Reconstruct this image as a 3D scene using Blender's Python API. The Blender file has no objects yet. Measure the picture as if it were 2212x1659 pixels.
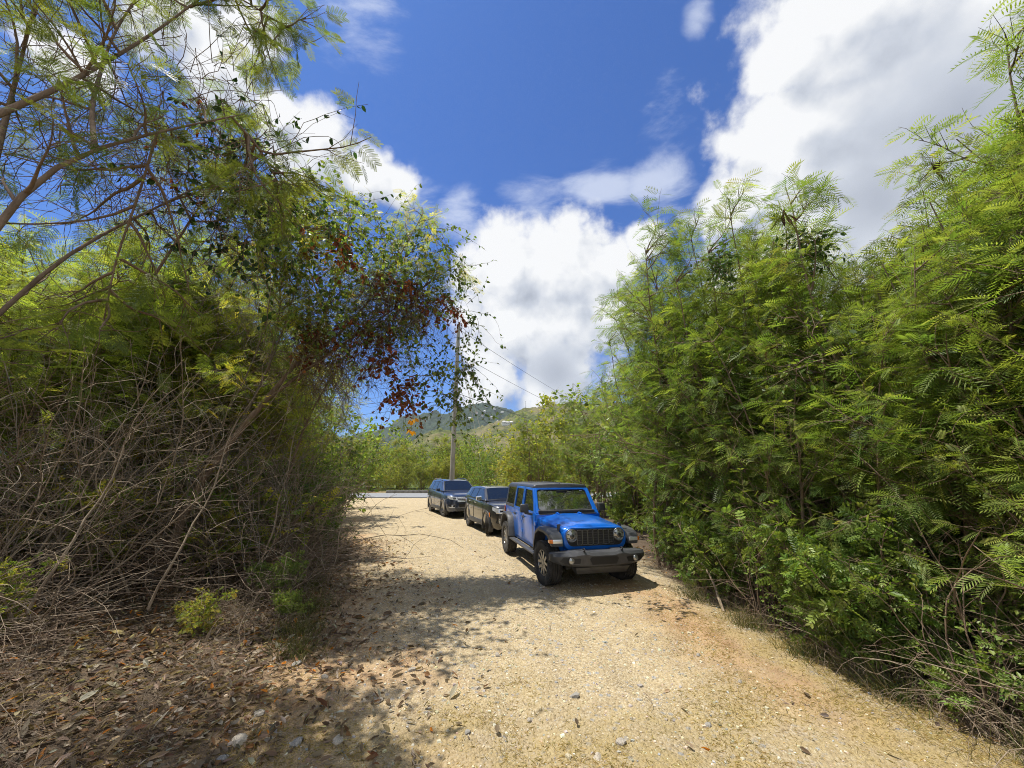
import bpy, bmesh, math, random
import numpy as np
from mathutils import Vector, Matrix
from math import sin, cos, pi, radians, sqrt

SC = bpy.context.scene
COL = SC.collection
D2 = bpy.data

# ------------------------------------------------------------------ camera
CAM_H = 2.05
PITCH = radians(13.07)
cam = D2.cameras.new('camera'); cam_o = D2.objects.new('camera', cam); COL.objects.link(cam_o)
cam_o.location = (0, 0, CAM_H); cam_o.rotation_euler = (pi/2 + PITCH, 0, 0)
cam.sensor_fit = 'HORIZONTAL'; cam.sensor_width = 36; cam.lens = 36*833/2212
cam.clip_start = 0.05; cam.clip_end = 12000
SC.camera = cam_o

# ------------------------------------------------------------------ helpers
def direction(u, v):
    """sight direction of a place in the photograph (2212 x 1659 units); used to lay the site out"""
    a, b = u-1106, 829.5-v
    d = np.array([a, -b*sin(PITCH)+833*cos(PITCH), b*cos(PITCH)+833*sin(PITCH)])
    return d/np.linalg.norm(d)
def spot(u, v, Y):
    d = direction(u, v); return np.array([d[0]*Y/d[1], Y, CAM_H+d[2]*Y/d[1]])

def interp(tab, y):
    return np.interp(y, [t[0] for t in tab], [t[1] for t in tab])
LEFT = [(0,-1.5),(2.7,-1.9),(5.2,-2.6),(8,-3.5),(11,-4.8),(16,-7.0),(25,-11.5),(34,-16)]
RIGHT = [(0,3.9),(2.8,3.75),(5,3.2),(7.5,2.9),(12,2.7),(17,1.9),(22,0.9),(34,0.2)]
def sstep(a, b, x):
    t = np.clip((np.asarray(x, float)-a)/(b-a), 0, 1); return t*t*(3-2*t)
_r = np.random.default_rng(3)
_W = [(_r.normal(0, 1, 2)*k, _r.uniform(0, 6.28)) for k in (0.25,0.35,0.6,0.9,1.4,2.2,3.1,4.5) for _ in range(2)]
def gz(x, y):
    """height of the ground"""
    x = np.asarray(x, float); y = np.asarray(y, float)
    z = 0
    for (w, p) in _W:
        k = np.hypot(*w); z = z + np.sin(w[0]*x+w[1]*y+p)*0.012/(0.5+k)
    dl = interp(LEFT, y)-x; dr = x-interp(RIGHT, y)
    near = 1-sstep(24, 33, y)
    z = z*(1-sstep(26, 33, y)) + near*(sstep(0, 5, dl)*0.75 + np.clip(dl-4, 0, 12)*0.05)
    z = z - near*0.22*sstep(-0.5, 1.3, dr) + near*np.clip(dr-2, 0, 10)*0.03
    z = z + sstep(40, 300, np.hypot(x, y-20))*-3.0
    return z

class MB:
    def __init__(s): s.v = []; s.f = []
    def add(s, vs, fs):
        n = len(s.v); s.v.extend([tuple(map(float, p)) for p in vs]); s.f.extend([tuple(i+n for i in f) for f in fs]); return s
    def box(s, a, b):
        (x0,y0,z0),(x1,y1,z1) = a, b
        return s.add([(x0,y0,z0),(x1,y0,z0),(x1,y1,z0),(x0,y1,z0),(x0,y0,z1),(x1,y0,z1),(x1,y1,z1),(x0,y1,z1)],
              [(0,3,2,1),(4,5,6,7),(0,1,5,4),(1,2,6,5),(2,3,7,6),(3,0,4,7)])
    def hexa(s, p):  # 8 points, same order as box
        return s.add(p, [(0,3,2,1),(4,5,6,7),(0,1,5,4),(1,2,6,5),(2,3,7,6),(3,0,4,7)])
    def prism(s, loop, ext):
        n = len(loop); ext = Vector(ext); v = [Vector(p) for p in loop]
        s.add(v+[p+ext for p in v], [tuple(range(n))[::-1], tuple(range(n, 2*n))]+[(i,(i+1)%n,n+(i+1)%n,n+i) for i in range(n)]); return s
    def ring(s, outer, inner, ext):
        n = len(outer); ext = Vector(ext)
        o = [Vector(p) for p in outer]; i_ = [Vector(p) for p in inner]
        v = o+i_+[p+ext for p in o]+[p+ext for p in i_]; f = []
        for k in range(n):
            j = (k+1)%n
            f += [(k,n+k,n+j,j),(2*n+k,2*n+j,3*n+j,3*n+k),(k,j,2*n+j,2*n+k),(n+j,n+k,3*n+k,3*n+j)]
        s.add(v, f); return s
    def tube(s, pts, r, sides=6, cap=True):
        pts = [Vector(p) for p in pts]; n = len(pts)
        rr = r if hasattr(r, '__len__') else [r]*n
        up = Vector((0,0,1)); vs = []
        for i, p in enumerate(pts):
            t = (pts[min(i+1,n-1)]-pts[max(i-1,0)]).normalized()
            a = t.cross(up if abs(t.z) < .95 else Vector((1,0,0))).normalized(); b = t.cross(a)
            for k in range(sides):
                an = 2*pi*k/sides; vs.append(p+(a*cos(an)+b*sin(an))*rr[i])
        fs = [(i*sides+k,i*sides+(k+1)%sides,(i+1)*sides+(k+1)%sides,(i+1)*sides+k) for i in range(n-1) for k in range(sides)]
        if cap: fs += [tuple(range(sides))[::-1], tuple(range((n-1)*sides, n*sides))]
        return s.add(vs, fs)
    def lathe_x(s, prof, c, seg=32):
        """profile (x, r) turned about the x axis through c"""
        n = len(prof); vs = []
        for k in range(seg):
            a = 2*pi*k/seg
            for (x, r) in prof: vs.append((c[0]+x, c[1]+r*cos(a), c[2]+r*sin(a)))
        fs = [(k*n+i, k*n+i+1, ((k+1)%seg)*n+i+1, ((k+1)%seg)*n+i) for k in range(seg) for i in range(n-1)]
        return s.add(vs, fs)
    def disc(s, c, r, axis, depth, seg=20, dome=0.0):
        axis = Vector(axis).normalized(); a = axis.orthogonal().normalized(); b = axis.cross(a); c = Vector(c)
        vs = []; rings = [(r, 0), (r, depth), (r*.6, depth+dome*.7), (r*.05, depth+dome)]
        for (q, d) in rings:
            for k in range(seg):
                t = 2*pi*k/seg; vs.append(c+axis*d+(a*cos(t)+b*sin(t))*q)
        fs = [(i*seg+k, i*seg+(k+1)%seg, (i+1)*seg+(k+1)%seg, (i+1)*seg+k) for i in range(len(rings)-1) for k in range(seg)]
        fs += [tuple(range(seg))[::-1], tuple(range((len(rings)-1)*seg, len(rings)*seg))]
        return s.add(vs, fs)
    def torus(s, c, R, r, axis, seg=24, sides=6):
        axis = Vector(axis).normalized(); a = axis.orthogonal().normalized(); b = axis.cross(a); c = Vector(c); vs = []
        for k in range(seg):
            t = 2*pi*k/seg; d = a*cos(t)+b*sin(t)
            for j in range(sides):
                q = 2*pi*j/sides; vs.append(c+d*(R+r*cos(q))+axis*(r*sin(q)))
        fs = [(k*sides+j, ((k+1)%seg)*sides+j, ((k+1)%seg)*sides+(j+1)%sides, k*sides+(j+1)%sides) for k in range(seg) for j in range(sides)]
        return s.add(vs, fs)
    def loft(s, rings, closed=True, caps=True):
        n = len(rings[0]); vs = [p for r in rings for p in r]; fs = []
        for i in range(len(rings)-1):
            for k in range(n if closed else n-1):
                j = (k+1)%n; fs.append((i*n+k, i*n+j, (i+1)*n+j, (i+1)*n+k))
        if caps: fs += [tuple(range(n))[::-1], tuple(range((len(rings)-1)*n, len(rings)*n))]
        return s.add(vs, fs)
    def build(s, name, mat, parent=None, smooth=35, bevel=0, seg=2, subd=0):
        me = D2.meshes.new(name)
        bm = bmesh.new(); vs = [bm.verts.new(p) for p in s.v]
        for f in s.f:
            try: bm.faces.new([vs[i] for i in f])
            except ValueError: pass
        bmesh.ops.remove_doubles(bm, verts=bm.verts, dist=1e-5)
        bmesh.ops.recalc_face_normals(bm, faces=bm.faces)
        if bevel:
            es = [e for e in bm.edges if len(e.link_faces) == 2 and e.calc_face_angle(0) > radians(28)]
            bmesh.ops.bevel(bm, geom=es, offset=bevel, segments=seg, profile=0.6, affect='EDGES', clamp_overlap=True)
        if subd:
            bmesh.ops.subdivide_edges(bm, edges=bm.edges, cuts=subd, use_grid_fill=True, smooth=1.0)
        for f in bm.faces: f.smooth = smooth > 0
        for e in bm.edges:
            if len(e.link_faces) == 2 and e.calc_face_angle(0) > radians(smooth): e.smooth = False
        bm.to_mesh(me); bm.free()
        me.materials.append(mat)
        o = D2.objects.new(name, me); COL.objects.link(o)
        if parent: o.parent = parent
        return o

def tag(o, label=None, cat=None, group=None, kind=None):
    if label: o['label'] = label
    if cat: o['category'] = cat
    if group: o['group'] = group
    if kind: o['kind'] = kind
    return o
def thing(name, label, cat, loc=(0,0,0), rz=0, group=None):
    o = D2.objects.new(name, None); COL.objects.link(o); o.empty_display_size = .2
    o.location = loc; o.rotation_euler = (0, 0, rz)
    return tag(o, label, cat, group)
def copy_tree(o, parent=None):
    c = o.copy(); COL.objects.link(c)
    if parent: c.parent = parent
    for ch in list(o.children): copy_tree(ch, c)
    return c

# ------------------------------------------------------------------ materials
def nm(name):
    m = D2.materials.new(name); m.use_nodes = True
    return m, m.node_tree.nodes, m.node_tree.links, m.node_tree.nodes['Principled BSDF']
def N(nodes, t, **kw):
    n = nodes.new(t)
    for k, v in kw.items():
        if k.startswith('i_'):
            key = k[2:]; key = int(key) if key.isdigit() else key.replace('_', ' ')
            n.inputs[key].default_value = v
        else: setattr(n, k, v)
    return n
def plain(name, col, rough=.5, metal=0, spec=.5, coat=0, var=0.0, scale=12, bump=0.0, emis=None):
    m, n, l, b = nm(name)
    b.inputs['Base Color'].default_value = (*col, 1); b.inputs['Roughness'].default_value = rough
    b.inputs['Metallic'].default_value = metal; b.inputs['Specular IOR Level'].default_value = spec
    b.inputs['Coat Weight'].default_value = coat; b.inputs['Coat Roughness'].default_value = .03
    if var or bump:
        tc = N(n, 'ShaderNodeTexCoord'); no = N(n, 'ShaderNodeTexNoise', i_Scale=scale, i_Detail=6.0, i_Roughness=.65)
        l.new(tc.outputs['Object'], no.inputs['Vector'])
        if var:
            mr = N(n, 'ShaderNodeMapRange', i_1=.3, i_2=.7, i_3=1-var, i_4=1+var)
            l.new(no.outputs['Fac'], mr.inputs[0])
            mx = N(n, 'ShaderNodeVectorMath', operation='SCALE'); mx.inputs[0].default_value = col
            l.new(mr.outputs[0], mx.inputs['Scale']); l.new(mx.outputs[0], b.inputs['Base Color'])
        if bump:
            bp = N(n, 'ShaderNodeBump', i_Strength=bump, i_Distance=.02); l.new(no.outputs['Fac'], bp.inputs['Height']); l.new(bp.outputs[0], b.inputs['Normal'])
    return m
def ramp(nodes, stops):
    r = nodes.new('ShaderNodeValToRGB'); e = r.color_ramp.elements
    while len(e) < len(stops): e.new(.5)
    for k, (p, c) in enumerate(stops): e[k].position = p; e[k].color = (*c, 1) if len(c) == 3 else c
    return r
# ------------------------------------------------------------------ light and sky
SUN_EL, SUN_AZ = radians(70), math.atan2(-0.95, 0.31)
TO_SUN = Vector((sin(SUN_AZ)*cos(SUN_EL), cos(SUN_AZ)*cos(SUN_EL), sin(SUN_EL)))
sl = D2.lights.new('sun', 'SUN'); sl.energy = 5.0; sl.angle = radians(.53); sl.color = (1, .955, .87)
so = D2.objects.new('sun', sl); COL.objects.link(so); so.rotation_euler = TO_SUN.to_track_quat('Z', 'Y').to_euler()
so.location = (0, 0, 60)

SC.view_settings.view_transform = 'Standard'; SC.view_settings.look = 'None'
SC.view_settings.exposure = 0.45; SC.view_settings.gamma = 1

world = D2.worlds.new('World'); SC.world = world; world.use_nodes = True; world.cycles.sampling_method = 'NONE'
wn, wl = world.node_tree.nodes, world.node_tree.links
bg = wn['Background']; bg.inputs['Strength'].default_value = 0.10
sky = N(wn, 'ShaderNodeTexSky'); sky.sky_type = 'NISHITA'; sky.sun_disc = False
sky.sun_elevation = SUN_EL; sky.sun_rotation = SUN_AZ % (2*pi)
sky.air_density = 1.0; sky.dust_density = .4; sky.ozone_density = 2.0

def cloud_group(fine):
    g = D2.node_groups.new('cloud_density', 'ShaderNodeTree'); n, l = g.nodes, g.links
    g.interface.new_socket('Vector', in_out='INPUT', socket_type='NodeSocketVector')
    g.interface.new_socket('Density', in_out='OUTPUT', socket_type='NodeSocketFloat')
    gi, go = n.new('NodeGroupInput'), n.new('NodeGroupOutput')
    nrm = N(n, 'ShaderNodeVectorMath', operation='NORMALIZE'); l.new(gi.outputs[0], nrm.inputs[0])
    wz = N(n, 'ShaderNodeTexNoise', i_Scale=3.2, i_Detail=2.0); l.new(nrm.outputs[0], wz.inputs['Vector'])
    sub = N(n, 'ShaderNodeVectorMath', operation='SUBTRACT'); sub.inputs[1].default_value = (.5,.5,.5); l.new(wz.outputs['Color'], sub.inputs[0])
    sc = N(n, 'ShaderNodeVectorMath', operation='SCALE'); sc.inputs['Scale'].default_value = .10; l.new(sub.outputs[0], sc.inputs[0])
    wd = N(n, 'ShaderNodeVectorMath', operation='ADD'); l.new(nrm.outputs[0], wd.inputs[0]); l.new(sc.outputs[0], wd.inputs[1])
    blobs = [(2100,120,540),(1960,400,430),(1790,40,220),(1690,330,165),(1570,440,105),(1660,150,100),
             (1110,600,145),(1230,600,145),(1320,570,80),(1240,690,160),(1110,700,140),(1190,780,160),(1385,515,50),(1060,810,100),(1290,660,110),
             (1690,650,240),(2000,640,300),
             (690,320,115),(790,375,85),(860,405,55),(560,90,95),(480,150,115),(340,30,130),(140,130,95),(620,250,60)]
    prev = None
    items = []
    for (u, v, r) in blobs:
        c = direction(u, v); e = max(np.linalg.norm(direction(u+r, v)-c), np.linalg.norm(direction(u, v+r)-c)); items.append((c, e*.97))
    for (c, e) in [((.2,-.85,.45), .75), ((-.8,-.55,.35), .55), ((.85,-.2,.5), .5), ((.49,-.31,.81), .48)]:
        c = np.array(c); items.append((c/np.linalg.norm(c), e))
    for (c, e) in items:
        d = N(n, 'ShaderNodeVectorMath', operation='DISTANCE'); d.inputs[1].default_value = c; l.new(wd.outputs[0], d.inputs[0])
        m = N(n, 'ShaderNodeMapRange', clamp=True, i_1=0.0, i_2=2*e, i_3=1.0, i_4=-1.0); l.new(d.outputs['Value'], m.inputs[0])
        if prev is None: prev = m.outputs[0]
        else:
            x = N(n, 'ShaderNodeMath', operation='SMOOTH_MAX'); x.inputs[2].default_value = .15
            l.new(prev, x.inputs[0]); l.new(m.outputs[0], x.inputs[1]); prev = x.outputs[0]
    f1 = N(n, 'ShaderNodeTexNoise', i_Scale=6.0, i_Detail=8.0 if fine else 3.0, i_Roughness=.63); l.new(nrm.outputs[0], f1.inputs['Vector'])
    f2 = N(n, 'ShaderNodeTexNoise', i_Scale=9.0, i_Detail=3.0 if fine else 1.0, i_Roughness=.5); l.new(nrm.outputs[0], f2.inputs['Vector'])
    bs = N(n, 'ShaderNodeMath', operation='SUBTRACT'); bs.inputs[1].default_value = .5; l.new(f2.outputs['Fac'], bs.inputs[0])
    ba = N(n, 'ShaderNodeMath', operation='ABSOLUTE'); l.new(bs.outputs[0], ba.inputs[0])
    a = N(n, 'ShaderNodeMath', operation='MULTIPLY_ADD', i_1=1.5, i_2=-.75); l.new(f1.outputs['Fac'], a.inputs[0])
    b = N(n, 'ShaderNodeMath', operation='MULTIPLY_ADD', i_1=1.5, i_2=-.12); l.new(ba.outputs[0], b.inputs[0])
    s1 = N(n, 'ShaderNodeMath', operation='ADD'); l.new(prev, s1.inputs[0]); l.new(a.outputs[0], s1.inputs[1])
    s2 = N(n, 'ShaderNodeMath', operation='ADD'); l.new(s1.outputs[0], s2.inputs[0]); l.new(b.outputs[0], s2.inputs[1])
    l.new(s2.outputs[0], go.inputs[0])
    return g
cg = cloud_group(True); cg_soft = cloud_group(False)
tc = N(wn, 'ShaderNodeTexCoord')
d1 = wn.new('ShaderNodeGroup'); d1.node_tree = cg; wl.new(tc.outputs['Generated'], d1.inputs[0])
off = N(wn, 'ShaderNodeVectorMath', operation='ADD'); off.inputs[1].default_value = Vector((-.45,.15,.9))*.085; wl.new(tc.outputs['Generated'], off.inputs[0])
d2 = wn.new('ShaderNodeGroup'); d2.node_tree = cg_soft; wl.new(off.outputs[0], d2.inputs[0])
al = N(wn, 'ShaderNodeMapRange', i_1=-.05, i_2=.40, i_3=0.0, i_4=1.0); al.interpolation_type = 'SMOOTHSTEP'; wl.new(d1.outputs[0], al.inputs[0])
df = N(wn, 'ShaderNodeMath', operation='SUBTRACT'); wl.new(d1.outputs[0], df.inputs[0]); wl.new(d2.outputs[0], df.inputs[1])
def blob_mask(items):
    pw = None
    for (u, v, r) in items:
        c = direction(u, v); e = np.linalg.norm(direction(u+r, v)-c)
        d = N(wn, 'ShaderNodeVectorMath', operation='DISTANCE'); d.inputs[1].default_value = c; wl.new(tc.outputs['Generated'], d.inputs[0])
        m = N(wn, 'ShaderNodeMapRange', i_1=0.0, i_2=e, i_3=1.0, i_4=0.0); m.interpolation_type = 'SMOOTHSTEP'; wl.new(d.outputs['Value'], m.inputs[0])
        if pw is None: pw = m.outputs[0]
        else:
            x = N(wn, 'ShaderNodeMath', operation='MAXIMUM'); wl.new(pw, x.inputs[0]); wl.new(m.outputs[0], x.inputs[1]); pw = x.outputs[0]
    return pw
th = blob_mask([(2060,300,640),(1900,420,280),(1200,800,95),(2300,100,420)])
tk = N(wn, 'ShaderNodeMapRange', i_1=0., i_2=.7, i_3=1.05, i_4=.18); wl.new(th, tk.inputs[0])
dw = N(wn, 'ShaderNodeMath', operation='MULTIPLY'); wl.new(df.outputs[0], dw.inputs[0]); wl.new(tk.outputs[0], dw.inputs[1])
li = N(wn, 'ShaderNodeMath', operation='ADD'); li.inputs[1].default_value = .82; wl.new(dw.outputs[0], li.inputs[0])
tg = N(wn, 'ShaderNodeMath', operation='MULTIPLY'); tg.inputs[1].default_value = .60; wl.new(th, tg.inputs[0])
li2 = N(wn, 'ShaderNodeMath', operation='SUBTRACT', use_clamp=True); wl.new(li.outputs[0], li2.inputs[0]); wl.new(tg.outputs[0], li2.inputs[1])
cr = ramp(wn, [(0, (2.5,2.75,3.4)), (.5, (4.5,4.8,5.4)), (1, (6.95,7.0,7.1))]); wl.new(li2.outputs[0], cr.inputs[0])
# high thin wisps
mp = N(wn, 'ShaderNodeMapping'); mp.inputs['Rotation'].default_value = (0, radians(-25), 0); mp.inputs['Scale'].default_value = (2.2, 5, 8); wl.new(tc.outputs['Generated'], mp.inputs[0])
wz = N(wn, 'ShaderNodeTexNoise', i_Scale=1.6, i_Detail=8.0, i_Roughness=.6, i_Distortion=.4); wl.new(mp.outputs[0], wz.inputs['Vector'])
pw = blob_mask([(1150,445,170),(1290,400,190),(1420,385,170),(1505,40,70),(1440,280,170),(780,30,230),(1000,470,140),(900,390,120)])
ws = N(wn, 'ShaderNodeMath', operation='MULTIPLY_ADD', i_1=.42, i_2=-.42); wl.new(pw, ws.inputs[0])
wa = N(wn, 'ShaderNodeMath', operation='ADD'); wl.new(wz.outputs['Fac'], wa.inputs[0]); wl.new(ws.outputs[0], wa.inputs[1])
wm = N(wn, 'ShaderNodeMapRange', i_1=.30, i_2=.66, i_3=0.0, i_4=.62); wm.interpolation_type = 'SMOOTHSTEP'; wl.new(wa.outputs[0], wm.inputs[0])
skc = N(wn, 'ShaderNodeMix', data_type='RGBA', blend_type='MULTIPLY'); skc.inputs[0].default_value = 1
wl.new(sky.outputs[0], skc.inputs[6]); skc.inputs[7].default_value = (.33, .60, 1.06, 1)
m1 = N(wn, 'ShaderNodeMix', data_type='RGBA'); wl.new(wm.outputs[0], m1.inputs[0]); wl.new(skc.outputs[2], m1.inputs[6]); m1.inputs[7].default_value = (6.4, 6.8, 7.6, 1)
m2 = N(wn, 'ShaderNodeMix', data_type='RGBA'); wl.new(al.outputs[0], m2.inputs[0]); wl.new(m1.outputs[2], m2.inputs[6]); wl.new(cr.outputs[0], m2.inputs[7])
wl.new(m2.outputs[2], bg.inputs['Color'])

# ------------------------------------------------------------------ ground
def vnoise(x, y, seed=0):
    """smooth value noise, -1..1"""
    xi, yi = np.floor(x).astype(np.int64), np.floor(y).astype(np.int64); fx, fy = x-xi, y-yi
    fx = fx*fx*(3-2*fx); fy = fy*fy*(3-2*fy)
    def h(a, b):
        n = (a*374761393 + b*668265263 + seed*974711) & 0x7fffffff
        n = ((n ^ (n >> 13))*1274126177) & 0x7fffffff
        return ((n ^ (n >> 16)) & 0xffff)/32767.5-1
    return (h(xi,yi)*(1-fx)+h(xi+1,yi)*fx)*(1-fy)+(h(xi,yi+1)*(1-fx)+h(xi+1,yi+1)*fx)*fy
def fbm(x, y, seed=0, oct=4):
    r = 0; a = 1
    for k in range(oct): r = r+a*vnoise(x*2**k, y*2**k, seed+k); a *= .5
    return r

def grid_mesh(name, X, Y, Z, mat, attrs=None):
    ny, nx = X.shape
    me = D2.meshes.new(name)
    co = np.stack([X, Y, Z], -1).reshape(-1, 3)
    i = np.arange(nx*ny).reshape(ny, nx)
    q = np.stack([i[:-1,:-1], i[:-1,1:], i[1:,1:], i[1:,:-1]], -1).reshape(-1, 4)
    me.vertices.add(len(co)); me.vertices.foreach_set('co', co.astype(np.float32).ravel())
    me.loops.add(q.size); me.loops.foreach_set('vertex_index', q.astype(np.int32).ravel())
    me.polygons.add(len(q)); me.polygons.foreach_set('loop_start', np.arange(0, q.size, 4, dtype=np.int32))
    me.polygons.foreach_set('use_smooth', np.ones(len(q), bool))
    if attrs is not None:
        a = me.attributes.new('zone', 'FLOAT_COLOR', 'POINT'); a.data.foreach_set('color', attrs.reshape(-1, 4).astype(np.float32).ravel())
    me.update(calc_edges=True); me.validate(); me.materials.append(mat)
    o = D2.objects.new(name, me); COL.objects.link(o); return o

def ground_material():
    m, n, l, b = nm('ground_dirt')
    at = N(n, 'ShaderNodeAttribute', attribute_name='zone'); sp = N(n, 'ShaderNodeSeparateColor'); l.new(at.outputs['Color'], sp.inputs[0])
    g = N(n, 'ShaderNodeNewGeometry')
    def noise(s, d=6, r=.6): 
        x = N(n, 'ShaderNodeTexNoise', i_Scale=s, i_Detail=d, i_Roughness=r); l.new(g.outputs['Position'], x.inputs['Vector']); return x.outputs['Fac']
    big, mid, fine, vf = noise(.55, 5.), noise(3.2, 6.), noise(38., 5., .7), noise(120., 3., .7)
    vo = N(n, 'ShaderNodeTexVoronoi', i_Scale=46.0); l.new(g.outputs['Position'], vo.inputs['Vector'])
    vb = N(n, 'ShaderNodeTexVoronoi', i_Scale=17.0); l.new(g.outputs['Position'], vb.inputs['Vector'])
    vd = N(n, 'ShaderNodeTexVoronoi', i_Scale=90.0); l.new(g.outputs['Position'], vd.inputs['Vector'])
    def mix(f, a, c, bt='MIX'):
        x = N(n, 'ShaderNodeMix', data_type='RGBA', blend_type=bt)
        if hasattr(f, 'links'): l.new(f, x.inputs[0])
        else: x.inputs[0].default_value = f
        for k, q in ((6, a), (7, c)):
            if hasattr(q, 'links'): l.new(q, x.inputs[k])
            else: x.inputs[k].default_value = (*q, 1)
        return x.outputs[2]
    def rng(f, a, c, lo=0., hi=1.):
        x = N(n, 'ShaderNodeMapRange', i_1=a, i_2=c, i_3=lo, i_4=hi); l.new(f, x.inputs[0]); return x.outputs[0]
    def mth(op, a, c):
        x = N(n, 'ShaderNodeMath', operation=op, use_clamp=True)
        for k, q in ((0, a), (1, c)):
            if hasattr(q, 'links'): l.new(q, x.inputs[k])
            else: x.inputs[k].default_value = q
        return x.outputs[0]
    # crushed pale stone with individual chips
    chip = N(n, 'ShaderNodeSeparateColor'); l.new(vo.outputs['Color'], chip.inputs[0])
    chipr = ramp(n, [(0, (.19,.15,.10)), (.25, (.38,.30,.18)), (.6, (.51,.425,.27)), (.9, (.63,.56,.42)), (1, (.34,.32,.29))]); l.new(chip.outputs[0], chipr.inputs[0])
    sand = mix(rng(fine, .3, .7), (.37,.285,.165), (.51,.40,.24))
    gravel = mix(rng(vo.outputs['Distance'], .0, .75, 1., .15), sand, chipr.outputs[0])
    cb = N(n, 'ShaderNodeSeparateColor'); l.new(vb.outputs['Color'], cb.inputs[0])
    gravel = mix(mth('MULTIPLY', rng(cb.outputs[1], .86, .90), rng(vb.outputs['Distance'], .45, .3)), gravel, (.34,.33,.31))
    straw = mix(rng(vf, .3, .7), (.27,.20,.085), (.48,.375,.18))
    straw = mix(mth('MULTIPLY', rng(fine, .52, .62), .7), straw, (.13,.095,.04))
    dirt = mix(rng(mid, .3, .7), (.37,.225,.12), (.48,.335,.195))
    lit = mix(rng(fine, .3, .7), (.06,.044,.031), (.17,.125,.085))
    c = gravel
    c = mix(mth('MULTIPLY', sp.outputs[1], rng(mid, .36, .56)), c, straw)
    c = mix(mth('MULTIPLY', sp.outputs[2], rng(big, .38, .58)), c, dirt)
    c = mix(mth('MULTIPLY', sp.outputs[0], rng(mid, .22, .40)), c, lit)
    c = mix(1., c, mix(rng(mid, .3, .7), (.84,.83,.82), (1.1,1.1,1.08)), 'MULTIPLY')
    c = mix(at.outputs['Alpha'], c, mix(rng(mid, .35,.65), (.05,.08,.02), (.1,.12,.03)))
    l.new(c, b.inputs['Base Color']); b.inputs['Roughness'].default_value = .95; b.inputs['Specular IOR Level'].default_value = .15
    h = mth('ADD', mth('MULTIPLY', fine, .5), mth('MULTIPLY', rng(vo.outputs['Distance'], 0., .8, 1., 0.), .5))
    h2 = mth('ADD', mth('MULTIPLY', h, .7), mth('MULTIPLY', vf, .3))
    bp = N(n, 'ShaderNodeBump', i_Strength=1.0, i_Distance=.032); l.new(h2, bp.inputs['Height']); l.new(bp.outputs[0], b.inputs['Normal'])
    return m

def axis(fine_lo, fine_hi, step, lo, hi, grow=1.13):
    a = list(np.arange(fine_lo, fine_hi+1e-6, step))
    s = step; x = a[-1]
    while x < hi: s *= grow; x += s; a.append(x)
    s = step; x = a[0]
    while x > lo: s *= grow; x -= s; a.insert(0, x)
    return np.array(a)
xs = axis(-6.0, 5.5, .055, -7000, 7000); ys = axis(1.0, 13.5, .055, -7000, 7000, 1.10)
GX, GY = np.meshgrid(xs, ys)
zz = gz(GX, GY)
nearm = np.exp(-((GX/14)**2+((GY-6)/16)**2))
zz = zz + nearm*(fbm(GX*2.2, GY*2.2, 5, 4)*.012 + np.maximum(fbm(GX*7, GY*7, 9, 3)-.55, 0)*.02)
tcx = .5*(interp(LEFT, GY)+interp(RIGHT, GY))+.15
rut = sum(np.exp(-((GX-tcx-o+.12*fbm(GY*.5, GY*0+o, 33, 2))/.20)**2) for o in (-.78, .78))*(1-sstep(20, 30, GY))
zz = zz-rut*.030*(1+.5*fbm(GX*.8, GY*.8, 61, 2))
dl = interp(LEFT, GY)-GX; dr = GX-interp(RIGHT, GY)
zone = np.zeros(GX.shape+(4,))
nz = fbm(GX*.9, GY*.9, 21, 3)*.5
zone[...,0] = np.maximum(sstep(-.9, .6, dl+nz*.7), sstep(.2, 1.1, dr+nz*.4))*(1-sstep(30, 34, GY))
zone[...,1] = np.maximum(sstep(-1.7, -.5, dr+nz)*sstep(8.5, 5.0, GY), sstep(5.2, 2.6, GY+nz*2.6)*.8*sstep(-3.6, -2.2, GX+nz))
zone[...,2] = np.maximum(sstep(-2.3, -.3, dl+nz)*1.0, np.exp(-((dr+.75+nz*.6)/.55)**2)*sstep(3.0, 4.6, GY)*sstep(10., 7.5, GY)*1.05)
zone[...,3] = np.maximum(sstep(45.5, 47, GY), sstep(22, 30, np.abs(GX+4)))
zone = np.clip(zone, 0, 1)
gm = ground_material()
ground = tag(grid_mesh('ground', GX, GY, zz, gm, zone), kind='structure')
def ground_z(x, y):
    """height of the modelled ground sheet"""
    i = np.clip(np.searchsorted(xs, x)-1, 0, len(xs)-2); j = np.clip(np.searchsorted(ys, y)-1, 0, len(ys)-2)
    fx = (x-xs[i])/(xs[i+1]-xs[i]); fy = (y-ys[j])/(ys[j+1]-ys[j])
    return (zz[j,i]*(1-fx)+zz[j,i+1]*fx)*(1-fy)+(zz[j+1,i]*(1-fx)+zz[j+1,i+1]*fx)*fy

# ------------------------------------------------------------------ asphalt road and its low concrete kerb wall
asph = plain('asphalt', (.21,.215,.22), .9, var=.18, scale=5, bump=.3)
rx = np.linspace(-70, 60, 131); ry = np.linspace(0, 1, 5)
RX, RT = np.meshgrid(rx, ry)
def road_mid(x): return 38.2 + .0035*(x+6)**2
RY = road_mid(RX)+(RT-.5)*7.4
tag(grid_mesh('road', RX, RY, np.full_like(RX, .0)+ground_z(RX, RY)+.05+.03*np.sin(RT*pi), asph), kind='structure')
kw = MB(); kx = np.linspace(-13.4, 9, 40); secs = []
for x in kx:
    y = road_mid(x)+4.3; z = float(ground_z(x, y)); t = .30+.03*float(vnoise(np.array(x*1.3), np.array(2.)))
    secs.append([(x, y-.16, z-.1), (x, y-.13, z+t), (x, y+.13, z+t), (x, y+.16, z-.1)])
kw.loft(secs)
tag(kw.build('kerb_wall', plain('old_concrete', (.17,.165,.15), .9, var=.5, scale=3, bump=.5), None, 40, .02),
    'low weathered concrete kerb wall along the far edge of the asphalt road', 'kerb')

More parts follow.
